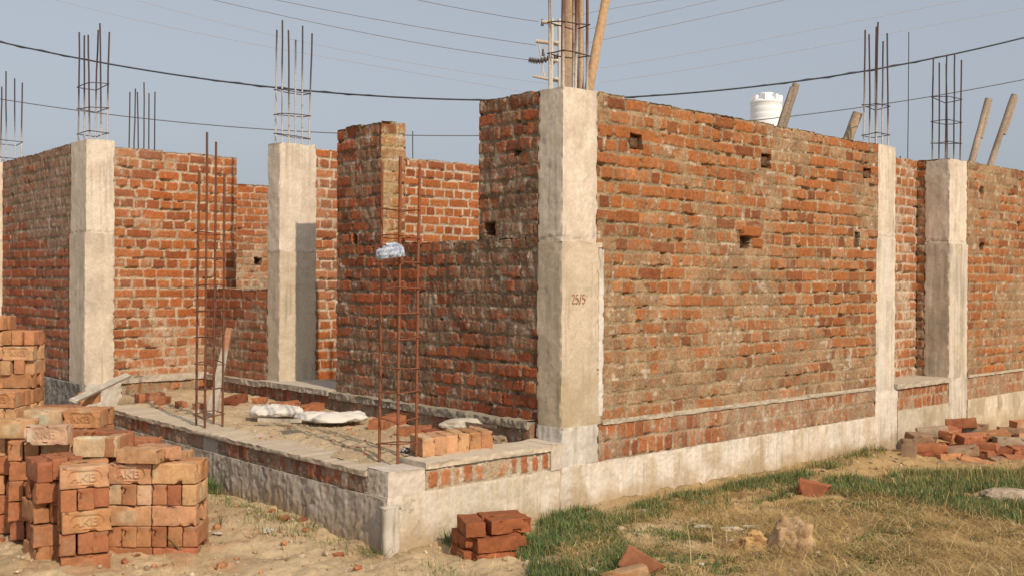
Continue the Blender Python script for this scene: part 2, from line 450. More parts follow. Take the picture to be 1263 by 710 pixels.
# ------------------------------------------------------------------ columns
def bar_pts(x, y, z0, z1, lean=(0, 0), sd=0):
    rg = np.random.RandomState(sd)
    t = np.linspace(0, 1, 7)
    w = np.cumsum(rg.normal(0, .0025, (7, 2)), 0) * t[:, None]
    return np.stack([x + lean[0] * t + w[:, 0], y + lean[1] * t + w[:, 1], z0 + (z1 - z0) * t], 1)


RUST = (.16, .065, .035); RUSTD = (.075, .05, .042); SLURRY = (.55, .52, .48)


def steel(parent, name, pts, r, tone, slurry=0):
    mb = MB(); mb.tube(pts, r, 7, tone)
    v = np.concatenate(mb.v); c = np.concatenate(mb.c)
    zmin = v[:, 2].min()
    if slurry:
        k = sm(slurry + .12, slurry - .12, v[:, 2] - zmin + (n2(v[:, 2] * 9, v[:, 0] * 50, 3) - .5) * .4)
        mb.c = [mixc(c, np.array(SLURRY)[None], k * .85)]; mb.v = [v]
        mb.f = [np.concatenate([f for f in mb.f])]
    return link(name, mb.mesh(name, M_STEEL), parent)


def stirrup(parent, x0, x1, y0, y1, z, tone=RUSTD, r=.0042, sd=0):
    rg = np.random.RandomState(sd + 900)
    dz = rg.normal(0, .010, 5); dz[4] = dz[0]
    e = .012
    p = [(x0 - e, y0 - e), (x1 + e, y0 - e), (x1 + e, y1 + e), (x0 - e, y1 + e), (x0 - e, y0 - e)]
    mb = MB()
    for i in range(4):
        a = np.array([p[i][0], p[i][1], z + dz[i]]); b = np.array([p[i + 1][0], p[i + 1][1], z + dz[i + 1]])
        mb.tube([a, (a + b) / 2 + rg.normal(0, .003, 3), b], r, 6, tone)
    return link('stirrup', mb.mesh('stirrup', M_STEEL), parent)


def column(label, x0, x1, y0, y1, segs, bars, ztop, seed, st=(2.85, 3.05, 3.28), extra=(), tone=None, slurry=.5, main=('-y', '-x'), res=.012, nb=6, taper=0):
    """segs: list of (zlow, zhigh, grow, Conc)"""
    t = empty('concrete_column', ((x0 + x1) / 2, (y0 + y1) / 2, 0), label, 'column', 'concrete columns')
    off = np.array([(x0 + x1) / 2, (y0 + y1) / 2, 0])
    mb = MB()
    for i, (a, b, g, cc) in enumerate(segs):
        gl, gr, gf, gb = g
        wallbox(mb, x0 - gl, x1 + gr, y0 - gf, y1 + gb, a, b, cc, res, main, toppat=(i == len(segs) - 1))
    for q in extra: wallbox(mb, *q, .01, main, toppat=True)
    mb.v = [v - off for v in mb.v]
    link('shaft', mb.mesh('shaft', M_CONC), t)
    if bars:
        rg = np.random.RandomState(seed)
        xa, xb, ya, yb = x0 + .05 - off[0], x1 - .05 - off[0], y0 + .05 - off[1], y1 - .05 - off[1]
        if x1 - x0 > y1 - y0: pos = [(xa, ya), ((xa + xb) / 2, ya), (xb, ya), (xa, yb), ((xa + xb) / 2, yb), (xb, yb)]
        else: pos = [(xa, ya), (xa, (ya + yb) / 2), (xa, yb), (xb, ya), (xb, (ya + yb) / 2), (xb, yb)]
        for k, (px, py) in enumerate(pos[:nb]):
            h = bars + rg.uniform(-.12, .06)
            steel(t, 'rebar', bar_pts(px, py, ztop - .05, h, rg.normal(0, .006, 2), seed * 10 + k), .0075 if tone is None else .0095, tone or RUSTD, slurry if k % 2 else slurry * .7)
        for k, z in enumerate(st):
            s_ = stirrup(t, xa, xb, ya, yb, z, sd=seed * 7 + k)
    return t


cream = dict(base=(.64, .57, .47), stain=(.53, .455, .36), topamp=.014, stain_amt=.8)
column('pale corner column with a small red number painted on its sunlit face', 0, .318, 0, .222,
       [(.28, .53, (.012, .01, .012, 0), Conc(101, base=(.55, .52, .46), rough=.004, streak=.35, white=.5)),
        (.527, 1.70, (.006, .045, .004, 0), Conc(102, base=(.56, .475, .36), stain=(.43, .37, .27), streak=.12, stain_amt=.7, warm_lo=(.85, .7), rough=.0025)),
        (1.698, 2.672, (0, .0, 0, 0), Conc(103, lifts=(1.73,), rough=.003, **cream))], 3.78, 2.66, 5, st=(2.90, 3.09, 3.30, 3.55), tone=(.15, .065, .035),
       extra=[(.325, .372, -.012, .06, .58, 1.66, Conc(104, base=(.66, .62, .55), rough=.004, streak=.3, white=.9, topamp=.03))])
column('slim pale column on the right where the long wall meets the recess', 3.92, 4.235, 0, .22,
       [(-.3, .50, (.03, .05, .006, 0), Conc(111, base=(.62, .56, .47), rough=.004, streak=.45, white=.7)),
        (.497, 1.85, (.025, .0, .004, 0), Conc(112, base=(.60, .54, .44), streak=.35, white=.6)),
        (1.848, 2.672, (0, 0, 0, 0), Conc(113, lifts=(1.87,), **cream))], 3.72, 2.66, 6, st=(2.78, 3.03), slurry=.55)
column('far right column with a broad shaded side facing the recess', 5.30, 5.68, 0, .25,
       [(-.3, .53, (-.004, .02, .006, 0), Conc(121, base=(.52, .47, .39), rough=.004, streak=.3, white=.6)),
        (.527, 1.84, (0, .02, .004, 0), Conc(122, base=(.52, .45, .35), streak=.35, white=.5, stain_amt=.8)),
        (1.838, 2.66, (0, 0, 0, 0), Conc(123, lifts=(1.86,), **cream))], 3.70, 2.65, 7, st=(2.84, 3.05, 3.28), slurry=.1)
column('middle column partly shadowed by the brick pier, beside the door opening', 0, .37, 3.5, 3.715,
       [(.50, 1.70, (.0, .0, .004, 0), Conc(131, base=(.53, .46, .35), stain=(.46, .39, .28), stain_amt=.6, streak=.15)),
        (1.698, 2.655, (0, 0, 0, 0), Conc(132, lifts=(1.70,), **cream))], 3.70, 2.65, 8, st=(2.73, 2.92, 3.13), slurry=.75)
column('left column standing above the stacked bricks with a leaning plank at its foot', -1.25, -1.0, 4.65, 5.03,
       [(.30, .53, (.01, .06, .03, 0), Conc(140, base=(.52, .49, .43), rough=.006, streak=.1)),
        (.527, 1.86, (.012, .0, .004, 0), Conc(141, base=(.60, .525, .42), streak=.2)),
        (1.858, 2.68, (0, 0, 0, 0), Conc(142, lifts=(1.87,), **cream))], 3.72, 2.66, 9, st=(2.75, 2.98, 3.18), slurry=.35)
column('column at the left picture edge behind the end of the brown brick wall', -1.40, -1.0, 7.03, 7.33,
       [(.0, 2.66, (0, 0, 0, 0), Conc(151, lifts=(1.85,), **cream))], 3.62, 2.65, 10, st=(2.72, 2.9), slurry=.5)
# hidden columns whose bars show above the walls
for lab, px, d, zt, n_, sl in (('rebar column behind the bright orange wall, only its bars showing', 174, 12.0, 3.70, 6, .12),
                               ('distant rebar column with two thin bars beside the tall brick pier', 505, 15.3, 3.62, 2, .1)):
    p = at(px, 300, d)
    column(lab, p[0] - .17, p[0] + .17, p[1] - .12, p[1] + .12, [(.0, 2.60, (0, 0, 0, 0), Conc(160 + n_, **cream))], zt, 2.55, 20 + n_, st=(2.78,), slurry=sl, res=.04, nb=n_)
p = at(1110, 300, 10.75)
t = empty('concrete_column', (p[0], p[1], 0), 'short hidden column behind the recess with one very tall thin bar and short stubs', 'column', 'concrete columns')
mb = MB(); wallbox(mb, -.13, .13, -.13, .13, 0, 2.5, Conc(170, **cream), .04, ()); link('shaft', mb.mesh('shaft', M_CONC), t)
for k, (dx, z1) in enumerate(((-.10, 2.78), (-.045, 2.76), (.01, 2.77), (.075, 4.05))):
    steel(t, 'rebar', bar_pts(dx * RIGHT[0], dx * RIGHT[1], 2.4, z1, (0, 0), 60 + k), .006 if k < 3 else .0045, RUSTD)

# painted number on the corner column
def strokes(parent, name, segs, w, mat, tone, org, sx, sz, y):
    mb = MB()
    for s_ in segs:
        pts = [(org[0] + a * sx, y, org[1] + b * sz) for a, b in s_]
        mb.tube(pts, w, 6, tone)
    mb.v = [np.stack([v[:, 0], (v[:, 1] - y) * .25 + y, v[:, 2]], 1) for v in mb.v]
    return link(name, mb.mesh(name, mat), parent)


cc = [o for o in bpy.data.objects if o.get('label', '').startswith('pale corner column')][0]
two = [(0, .8), (.15, .98), (.4, 1), (.55, .85), (.5, .6), (.1, .15), (0, 0), (.6, .02)]
five = [(.55, 1), (.1, .98), (.05, .55), (.35, .62), (.58, .4), (.5, .12), (.25, 0), (0, .08)]
sl_ = [(0, -.1), (.3, 1.1)]
T = lambda s_, dx: [(a + dx, b) for a, b in s_]
cx_, cy_ = cc.location[0], cc.location[1]
strokes(cc, 'painted_number', [T(two, 0), T(five, .85), T(sl_, 1.75), T(five, 2.35)], 0.0036, M_PAINT, (.40, .17, .09), (.08 - cx_, 1.31), .040, .056, -.0095 - cy_)

# ------------------------------------------------------------------ plinths
pl = empty('building_plinth', (0, 0, 0), 'whitewashed concrete plinth with a brick band running under the long right wall', 'plinth')
mb = MB()
c_pl = Conc(201, base=(.64, .58, .49), stain=(.50, .42, .31), rough=.005, streak=.45, stain_amt=1., white=.5)
wallbox(mb, -.012, 3.885, -.014, .25, -.35, .283, c_pl, .010, ('-y', '-x'), toppat=False)
wallbox(mb, 4.285, 5.30, -.010, .36, -.35, .30, Conc(202, base=(.50, .44, .34), stain=(.38, .32, .22), rough=.004, streak=.25, stain_amt=1.), .014, ('-y',), toppat=False)
wallbox(mb, 5.70, 12.5, -.014, .25, -.35, .30, Conc(203, base=(.60, .52, .40), stain=(.40, .34, .24), rough=.004, streak=.3, stain_amt=1.), .014, ('-y',), toppat=False)
link('concrete_base', mb.mesh('concrete_base', M_CONC), pl)
mb = MB()
band = Pat(211, .283, .1235, bond='edge', smear=.62, gap=.014, off=.002, mort=(.38, .30, .21), mort2=(.28, .21, .14), pal=dict(main=(.33, .12, .045), dark=(.24, .08, .035), pale=(.38, .17, .08)))
wallbox(mb, .335, 3.885, -.004, .23, .283, Z0, band, .0085, ('-y',), toppat=False)
wallbox(mb, 4.285, 5.296, -.002, .36, .30, .50, band, .014, ('-y',), toppat=False)
wallbox(mb, 5.70, 12.5, -.004, .23, .30, Z0, band, .014, ('-y',), toppat=False)
link('brick_band', mb.mesh('brick_band', M_WALL), pl)
mb = MB()
ledge = Conc(221, base=(.47, .41, .32), rough=.007, streak=.1, cracks=.25, topamp=.012)
wallbox(mb, .37, 3.895, -.014, .1, Z0 - .012, Z0 + .018, ledge, .01, ('-y',), toppat=False)
wallbox(mb, 4.24, 5.296, -.03, .34, .50, .545, ledge, .014, ('-y',), toppat=False)
wallbox(mb, 5.71, 12.5, -.018, .1, Z0 - .01, Z0 + .014, ledge, .014, ('-y',), toppat=False)
link('mortar_ledge', mb.mesh('mortar_ledge', M_CONC), pl)

pp_ = empty('porch_plinth', (-1.33, 0, 0), 'low porch base with a broken concrete rim and upright bricks before the shaded wall', 'plinth')
off = np.array([-1.33, 0, 0])
mb = MB()
# lit front
wallbox(mb, -1.33, -.012, -.005, .22, -.35, .275, Conc(231, base=(.63, .555, .45), stain=(.46, .40, .29), rough=.004, streak=.15, stain_amt=.7, white=.35), .010, ('-y',), toppat=False)
wallbox(mb, -1.335, -1.10, .0, 4.06, -.35, .262, Conc(232, base=(.46, .41, .345), stain=(.33, .29, .24), rough=.005, streak=.3, cracks=.42, white=.3), .011, ('-x', '-y'), toppat=False)
wallbox(mb, -1.325, -1.07, -.003, .20, .262, .41, Conc(233, base=(.56, .50, .42), rough=.006, streak=.05, cracks=.2), .010, ('-y', '-x'))
wallbox(mb, -1.325, -1.10, 1.98, 2.22, .262, .36, Conc(234, base=(.40, .38, .35), rough=.006, cracks=.3), .012, ('-x',))
wallbox(mb, -.10, -.0, -.012, .20, .275, .44, Conc(238, base=(.55, .48, .39), rough=.005, streak=.2), .012, ('-y',), toppat=False)
mb.v = [v - off for v in mb.v]
link('concrete_base', mb.mesh('concrete_base', M_CONC), pp_)
mb = MB()
bl = Pat(241, .262, .13, bond='edge', smear=.62, gap=.018, off=.005, rec=.010, mort=(.33, .28, .22), mort2=(.25, .21, .16), pal=dict(main=(.33, .11, .055), dark=(.22, .075, .04), pale=(.36, .15, .09)))
bf = Pat(242, .275, .13, bond='edge', smear=.52, gap=.03, off=.003, mort=(.47, .41, .32), mort2=(.40, .33, .23), pal=dict(main=(.42, .15, .055), dark=(.33, .12, .05), pale=(.46, .22, .09)))
for a, b in ((.20, 1.98), (2.22, 4.06)):
    wallbox(mb, -1.33, -1.10, a, b, .262, .372, bl, .0085, ('-x',), toppat=False)
wallbox(mb, -1.07, -.10, .0, .20, .275, .405, bf, .0085, ('-y',), toppat=False)
mb.v = [v - off for v in mb.v]
link('brick_band', mb.mesh('brick_band', M_WALL), pp_)
mb = MB()
rim = Conc(251, base=(.50, .425, .32), topamp=.012, rough=.008, streak=.05, cracks=.15)
wallbox(mb, -1.345, -1.06, .19, 4.08, .365, .395, rim, .011, ('-x', '-y'))
wallbox(mb, -1.08, .0, -.015, .24, .40, .438, Conc(252, base=(.56, .48, .37), topamp=.012, rough=.008, streak=.05, cracks=.15), .011, ('-y',))
mb.v = [v - off for v in mb.v]
link('mortar_rim', mb.mesh('mortar_rim', M_CONC), pp_)
mb = MB()
for cxp, wd in ((-1.338, .036), (-1.296, .026)):
    tt = np.linspace(0, 1, 22); pts = np.stack([cxp + .006 * np.sin(tt * 9 + wd * 300), -.026 + 0 * tt, -.3 + .522 * tt], 1)
    mb.tube(pts, wd * (.95 + .1 * np.sin(tt * 14)), 12, (.50, .455, .39))
mb.box((-1.372, -.045, .212), (-1.266, .03, .232), (.48, .44, .37))
mb.v = [v + (n3(v[:, 0] * 40, v[:, 1] * 40, v[:, 2] * 28, 5)[:, None] - .5) * .018 - off for v in mb.v]
link('corner_spout', mb.mesh('corner_spout', M_CONC), pp_)

ip = empty('inner_plinth', (0, .25, 0), 'narrow brick footing with a mortar ledge under the shaded wall beside the porch', 'plinth')
off = np.array([0, .25, 0])
mb = MB()
pk = Pat(261, .41, .13, bond='edge', smear=.58, gap=.016, off=.005, rec=.012, mort=(.30, .25, .19), mort2=(.22, .18, .13), pal=dict(main=(.26, .09, .05), dark=(.18, .06, .035), pale=(.3, .12, .07)))
wallbox(mb, -.05, .23, .24, 3.47, .10, .525, pk, .009, ('-x',), toppat=False)
wallbox(mb, -.04, .23, 3.47, 4.9, .10, .525, pk, .012, ('-x',), toppat=False)
wallbox(mb, -1.0, .0, 4.86, 5.15, .10, .525, Pat(262, .41, .13, bond='edge', smear=.7, mort=(.36, .28, .2)), .012, ('-y',), toppat=False)
mb.v = [v - off for v in mb.v]; link('brick_band', mb.mesh('brick_band', M_WALL), ip)
mb = MB()
wallbox(mb, -.075, .05, .24, 2.58, .50, .55, Conc(271, base=(.31, .27, .21), rough=.012, streak=.05, cracks=.7, topamp=.014), .010, ('-x',))
wallbox(mb, -.085, .38, 2.585, 3.72, .52, .566, Conc(272, base=(.46, .41, .34), rough=.010, cracks=.1), .010, ('-x',))
wallbox(mb, -.06, .05, 3.72, 4.84, .50, .548, Conc(273, base=(.42, .37, .30), rough=.010), .012, ('-x',))
wallbox(mb, -.98, .0, 4.835, 4.97, .50, .56, Conc(274, base=(.46, .41, .34), rough=.010), .012, ('-y',))
mb.v = [v - off for v in mb.v]; link('mortar_ledge', mb.mesh('mortar_ledge', M_CONC), ip)

lp = empty('left_plinth', (-1.25, 5.0, 0), 'dark stained footing under the brown brick wall at the left edge', 'plinth')
off = np.array([-1.25, 5.0, 0]); mb = MB()
wallbox(mb, -1.28, -1.0, 4.70, 7.4, -.2, .525, Conc(281, base=(.25, .235, .21), stain=(.12, .115, .11), rough=.008, cracks=.6), .012, ('-x', '-y'), toppat=False)
mb.v = [v - off for v in mb.v]; link('concrete_base', mb.mesh('concrete_base', M_CONC), lp)

# ------------------------------------------------------------------ ground
GREEN_W = []
def gz(x, y):
    x = np.asarray(x, float); y = np.asarray(y, float)
    z = (fbm(x * .9, y * .9, 301, 3) - .5) * .07 + (fbm(x * 4, y * 4, 302, 4) - .5) * .045
    k = sm(1.5, 5, x)
    z = z - .05 * k
    z = z + .07 * np.exp(-((x - 3.35) ** 2 / .35 + (y + .25) ** 2 / .05))
    z = z + .03 * np.exp(-((x + 1.7) ** 2 / .08 + (y - 1.2) ** 2 / 1.2))
    z = z - .04 * np.exp(-((x + 3.1) ** 2 / .15 + (y + .3) ** 2 / .2))
    z = z + .04 * np.exp(-((x + 2.95) ** 2 / .05 + (y - .9) ** 2 / .12))
    return z


def ground_patch(name, xs, ys, zf, mat, colf, kind='structure'):
    X, Y = np.meshgrid(xs, ys); Z = zf(X, Y)
    V = np.stack([X, Y, Z], -1).reshape(-1, 3)
    mb = MB(); mb.add(V, grid_faces(len(xs), len(ys)), colf(V[:, 0], V[:, 1]))
    return tag(link(name, mb.mesh(name, mat)), kind=kind)


def axis(a, b, c, d, step, far):
    core = np.arange(b, c, step)
    lo = b - np.geomspace(step, b - a, 40)[::-1]; hi = c + np.geomspace(step, d - c, 40)
    return np.concatenate([lo, core, hi])


def gcol(x, y):
    sand = np.array((.50, .385, .235)); sand2 = np.array((.40, .295, .17)); ochre = np.array((.40, .27, .12)); dk = np.array((.22, .155, .09))
    c = mixc(sand[None], sand2[None], sm(.4, .65, fbm(x * 2.3, y * 2.3, 311, 4)))
    # right-hand side under the dry grass is more ochre
    s_ = (x * .74 - y * .67)        # distance to the right of the view axis
    k = sm(-.3, .5, s_ + (fbm(x * 1.5, y * 1.5, 312) - .5) * 1.6 - .3)
    c = mixc(c, ochre[None], k * .85)
    c = mixc(c, dk[None], sm(.55, .75, fbm(x * 5, y * 5, 313, 4)) * (.3 + .4 * k))
    rd = np.exp(-((x + 2.4) ** 2 + (y - .5) ** 2) / .5) * sm(.45, .7, fbm(x * 8, y * 8, 315, 3)) * .6
    c = mixc(c, np.array((.40, .20, .11))[None], rd)
    return c


def gz_detail(x, y):
    w = np.exp(-(np.abs(x + 1) / 9) ** 4 - (np.abs(y + 1) / 9) ** 4)
    return gz(x, y) * w + w * ((fbm(x * 16, y * 16, 305, 3) - .5) * .045 - sm(.62, .8, n2(x * 5.5, y * 5.5, 309)) * .018 + (n2(x * 45, y * 45, 306) - .5) * .010) - (1 - w) * .05


xs = axis(-900, -4.2, 5.2, 900, .022, 0); ys = axis(-900, -3.4, 5.0, 900, .022, 0)
ground_patch('ground', xs, ys, gz_detail, M_SAND, gcol)


def fz(x, y):
    z = .405 + (fbm(x * 1.6, y * 1.6, 321, 3) - .5) * .05 + (fbm(x * 12, y * 12, 322, 3) - .5) * .025 + (n2(x * 45, y * 45, 323) - .5) * .006
    z = z - .07 * np.exp(-((x + .08) ** 2 / .02 + (y - .4) ** 2 / .05))
    z = np.where(x > .1, z - .03, z)
    z = z + .035 * np.exp(-((x + .8) ** 2 / .08 + (y - 1.0) ** 2 / .5))
    # drop behind the end of the porch rim
    z = z - .5 * sm(4.02, 4.2, y) * sm(-.95, -1.1, x)
    z = z - .02 * sm(-1.02, -1.12, x)
    return z


ground_patch('sand_fill', np.arange(-1.24, .06, .014), np.arange(.06, 4.95, .014), fz, M_SAND,
             lambda x, y: mixc(np.array((.50, .39, .25))[None], np.array((.42, .32, .20))[None], sm(.35, .7, fbm(x * 3, y * 3, 331, 4))))
ground_patch('inner_sand_fill', np.arange(.08, 12.4, .08), np.arange(.12, 9.0, .08), lambda x, y: .40 + (fbm(x * 2, y * 2, 340) - .5) * .06, M_SAND,
             lambda x, y: np.tile(np.array((.42, .33, .21)), (len(x), 1)))

# ------------------------------------------------------------------ loose stones / clods and grass (uncountable)
def blobs(n, pos, size, tone, seed, mat, name, zf, sink=.3):
    rg = np.random.RandomState(seed)
    ico = np.array([(0, 0, 1), (.89, 0, .45), (.28, .85, .45), (-.72, .53, .45), (-.72, -.53, .45), (.28, -.85, .45), (.72, .53, -.45), (-.28, .85, -.45), (-.89, 0, -.45), (-.28, -.85, -.45), (.72, -.53, -.45), (0, 0, -1)])
    fc = np.array([(0, 1, 2), (0, 2, 3), (0, 3, 4), (0, 4, 5), (0, 5, 1), (1, 6, 2), (2, 6, 7), (2, 7, 3), (3, 7, 8), (3, 8, 4), (4, 8, 9), (4, 9, 5), (5, 9, 10), (5, 10, 1), (1, 10, 6), (6, 11, 7), (7, 11, 8), (8, 11, 9), (9, 11, 10), (10, 11, 6)])
    s = size[0] * (size[1] / size[0]) ** (rg.rand(n) ** 2.5)
    V = ico[None] * (1 + rg.uniform(-.3, .3, (n, 12, 1))) * s[:, None, None] * np.stack([rg.uniform(.7, 1.4, n), rg.uniform(.7, 1.4, n), rg.uniform(.5, 1, n)], 1)[:, None]
    z = zf(pos[:, 0], pos[:, 1])
    V = V + np.stack([pos[:, 0], pos[:, 1], z + s * sink], 1)[:, None]
    F = (fc[None] + (np.arange(n) * 12)[:, None, None]).reshape(-1, 3)
    c = np.array(tone)[rg.randint(0, len(tone), n)] * rg.uniform(.75, 1.2, (n, 1))
    mb = MB(); mb.add(V.reshape(-1, 3), F, np.repeat(c, 12, 0))
    return tag(link(name, mb.mesh(name, mat, False)), kind='stuff')


rg = np.random.RandomState(5)
def outside(p):
    return (p[:, 1] < -.03) | (p[:, 0] < -1.37)
p = np.stack([rg.uniform(-4.2, 5, 9000), rg.uniform(-3.4, 5, 9000)], 1); p = p[outside(p)]
blobs(len(p), p, (.003, .020), [(.46, .36, .24), (.40, .31, .2), (.52, .44, .33), (.33, .25, .16)], 6, M_ROCK, 'pebbles', gz_detail).__setitem__('label', 'small clods and pebbles scattered on the bare sandy soil')
p = np.stack([rg.uniform(-3.6, -1.4, 300), rg.uniform(-.8, 1.6, 300)], 1)
p = p[(fbm(p[:, 0] * 2, p[:, 1] * 2, 350, 2) > .42)]
tag(blobs(len(p), p, (.005, .030), [(.34, .13, .065), (.42, .2, .1), (.42, .34, .24), (.28, .11, .06)], 16, M_ROCK, 'brick_chips', gz_detail), 'small brick chips and mortar crumbs around the stacked bricks')
p = np.stack([rg.uniform(-1.2, -.1, 1500), rg.uniform(.1, 4.3, 1500)], 1)
blobs(len(p), p, (.003, .014), [(.46, .36, .24), (.40, .31, .2), (.50, .42, .32), (.40, .14, .07)], 8, M_ROCK, 'fill_pebbles', fz)


def inpoly(pts, poly):
    x, y = pts[:, 0], pts[:, 1]; c = np.zeros(len(pts), bool); n = len(poly); j = n - 1
    for i in range(n):
        xi, yi = poly[i]; xj, yj = poly[j]
        k = ((yi > y) != (yj > y)) & (x < (xj - xi) * (y - yi) / (yj - yi + 1e-12) + xi)
        c ^= k; j = i
    return c


def region(pxpoly):
    return [tuple(onz(a, b, 0.0)[:2]) for a, b in pxpoly]


def sample(poly, dens, rg, clump=0, cs=3.0, thr=.45):
    P = np.array(poly); lo = P.min(0); hi = P.max(0)
    n = int(dens * (hi[0] - lo[0]) * (hi[1] - lo[1]))
    q = lo + rg.rand(n, 2) * (hi - lo)
    q = q[inpoly(q, poly)]
    if clump: q = q[fbm(q[:, 0] * cs, q[:, 1] * cs, clump, 3) + rg.normal(0, .06, len(q)) > thr]
    return q[outside(q)]


def blades(mb, pos, h, w, lean, tones, rg, zf, flat=0):
    n = len(pos)
    if n == 0: return
    a = rg.uniform(0, 2 * np.pi, n); H = rg.uniform(h[0], h[1], n); W = rg.uniform(w[0], w[1], n); Ln = rg.uniform(lean[0], lean[1], n)
    d = np.stack([np.cos(a), np.sin(a), 0 * a], 1)
    b = a + rg.uniform(-1.6, 1.6, n) if flat else a + np.pi / 2
    s = np.stack([np.cos(b), np.sin(b), 0 * b], 1) if not flat else np.stack([-np.sin(a), np.cos(a), 0 * a], 1)
    base = np.stack([pos[:, 0], pos[:, 1], zf(pos[:, 0], pos[:, 1]) - .004 + (rg.rand(n) * .03 if flat else 0)], 1)
    up = np.zeros((n, 3)); up[:, 2] = 1
    th1, th2 = (Ln * .8, Ln * .98) if flat else (Ln * .5, Ln * 1.15)
    m1 = base + (np.sin(th1)[:, None] * d + np.cos(th1)[:, None] * up) * (H * .55)[:, None]
    tip = m1 + (np.sin(th2)[:, None] * d + np.cos(th2)[:, None] * up) * (H * .5)[:, None]
    tip[:, 2] = np.maximum(tip[:, 2], base[:, 2] + .004)
    hw = (W / 2)[:, None] * s
    V = np.stack([base - hw, base + hw, m1 + hw * .8, m1 - hw * .8, tip], 1).reshape(-1, 3)
    k = (np.arange(n) * 5)[:, None]
    F = np.concatenate([k + np.array([[0, 1, 2, 3]]), k + np.array([[3, 2, 4, 4]])])
    c = np.array(tones)[rg.randint(0, len(tones), n)] * rg.uniform(.6, 1.3, (n, 1))
    mb.add(V, F, np.repeat(c, 5, 0))


GR = [(.095, .19, .06), (.13, .22, .065), (.065, .14, .05), (.16, .20, .07), (.095, .155, .08), (.19, .18, .08)]
DRY = [(.54, .38, .15), (.46, .31, .11), (.60, .47, .24), (.30, .20, .09), (.42, .30, .13)]
OLV = [(.16, .16, .05), (.22, .20, .07), (.11, .14, .04)]
rg = np.random.RandomState(44)
green = MB(); dry = MB()
# lush strip by the brick heap
blades(green, sample(region([(1015, 592), (1120, 582), (1263, 574), (1330, 574), (1330, 660), (1200, 640), (1130, 622), (1010, 608)]), 17000, rg, 401, 3.5, .36), (.015, .085), (.002, .005), (.2, 1.5), GR + OLV[:1] + DRY[:1], rg, gz)
blades(green, sample(region([(738, 640), (800, 618), (880, 604), (960, 588), (1030, 578), (1020, 604), (930, 622), (820, 640), (750, 655)]), 12000, rg, 402, 4.0, .45), (.015, .07), (.003, .0055), (.2, 1.2), GR + OLV, rg, gz)
blades(green, sample(region([(560, 668), (620, 640), (690, 628), (740, 632), (760, 660), (800, 690), (760, 725), (640, 725), (655, 690)]), 14000, rg, 403, 4.0, .43), (.015, .075), (.003, .0055), (.2, 1.2), GR + OLV, rg, gz)
blades(green, sample(region([(545, 668), (575, 648), (600, 655), (565, 676)]), 12000, rg, 0), (.04, .10), (.003, .006), (.2, 1.0), GR, rg, gz)
blades(green, sample(region([(720, 640), (1263, 600), (1300, 730), (700, 730)]), 12000, rg, 405, 3.6, .53), (.01, .035), (.003, .005), (.3, 1.3), GR + OLV, rg, gz)
blades(green, sample(region([(243, 600), (262, 596), (270, 612), (246, 618)]), 30000, rg, 0), (.06, .13), (.003, .006), (.2, 1.1), GR, rg, gz)
blades(green, sample(region([(300, 618), (460, 655), (470, 690), (300, 660)]), 2500, rg, 407, 5, .55), (.02, .06), (.002, .004), (.3, 1.3), GR + OLV, rg, gz)
blades(green, sample(region([(520, 690), (700, 690), (720, 730), (520, 730)]), 3000, rg, 409, 5, .52), (.02, .05), (.002, .004), (.3, 1.3), GR + OLV, rg, gz)
blades(green, sample(region([(728, 640), (1092, 556), (1092, 568), (900, 612), (740, 655)]), 5500, rg, 415, 6, .47), (.015, .08), (.002, .0045), (.2, 1.5), GR[:3] + OLV * 2 + DRY[3:4], rg, gz)
blades(green, sample(region([(240, 606), (470, 676), (470, 690), (300, 640), (240, 622)]), 3500, rg, 416, 6, .47), (.015, .06), (.0015, .0035), (.2, 1.4), GR[:2] + OLV * 2, rg, gz)
tag(link('green_grass', green.mesh('green_grass', M_GRASS, False)), 'short green grass growing along the plinth and around the brick heap', kind='stuff')
# dry straw
blades(dry, sample(region([(690, 660), (800, 625), (960, 605), (1060, 610), (1263, 640), (1330, 640), (1330, 740), (690, 740)]), 11000, rg, 411, 2.6, .44), (.02, .10), (.0012, .0026), (1.25, 1.95), DRY, rg, gz, flat=1)
blades(dry, sample(region([(740, 640), (900, 602), (1100, 575), (1263, 565), (1263, 640), (1000, 640), (740, 690)]), 1500, rg, 412, 3.4, .50), (.02, .07), (.0013, .0028), (.4, 1.6), DRY + OLV, rg, gz)
blades(dry, sample(region([(960, 640), (1263, 650), (1330, 740), (900, 740)]), 2600, rg, 413, 2.4, .45), (.10, .22), (.0015, .003), (1.3, 1.9), DRY, rg, gz, flat=1)
blades(dry, sample(region([(240, 610), (480, 672), (640, 690), (700, 740), (100, 740), (240, 680)]), 900, rg, 414, 3, .45), (.02, .07), (.001, .0022), (.7, 1.6), DRY[:3] + OLV[:1], rg, gz, flat=1)
blades(dry, sample(region([(1125, 588), (1200, 580), (1320, 572), (1320, 592), (1130, 600)]), 1300, rg, 417, 4, .35), (.06, .15), (.0015, .003), (.1, .9), DRY + OLV, rg, gz)
blades(dry, sample(region([(730, 636), (1092, 553), (1092, 566), (740, 652)]), 2500, rg, 418, 6, .45), (.03, .10), (.0012, .0025), (.3, 1.7), DRY[3:] + OLV + [(.16, .12, .08)], rg, gz)
tag(link('dry_grass', dry.mesh('dry_grass', M_GRASS, False)), 'dry straw coloured grass matted over the ground in the lower right', kind='stuff')

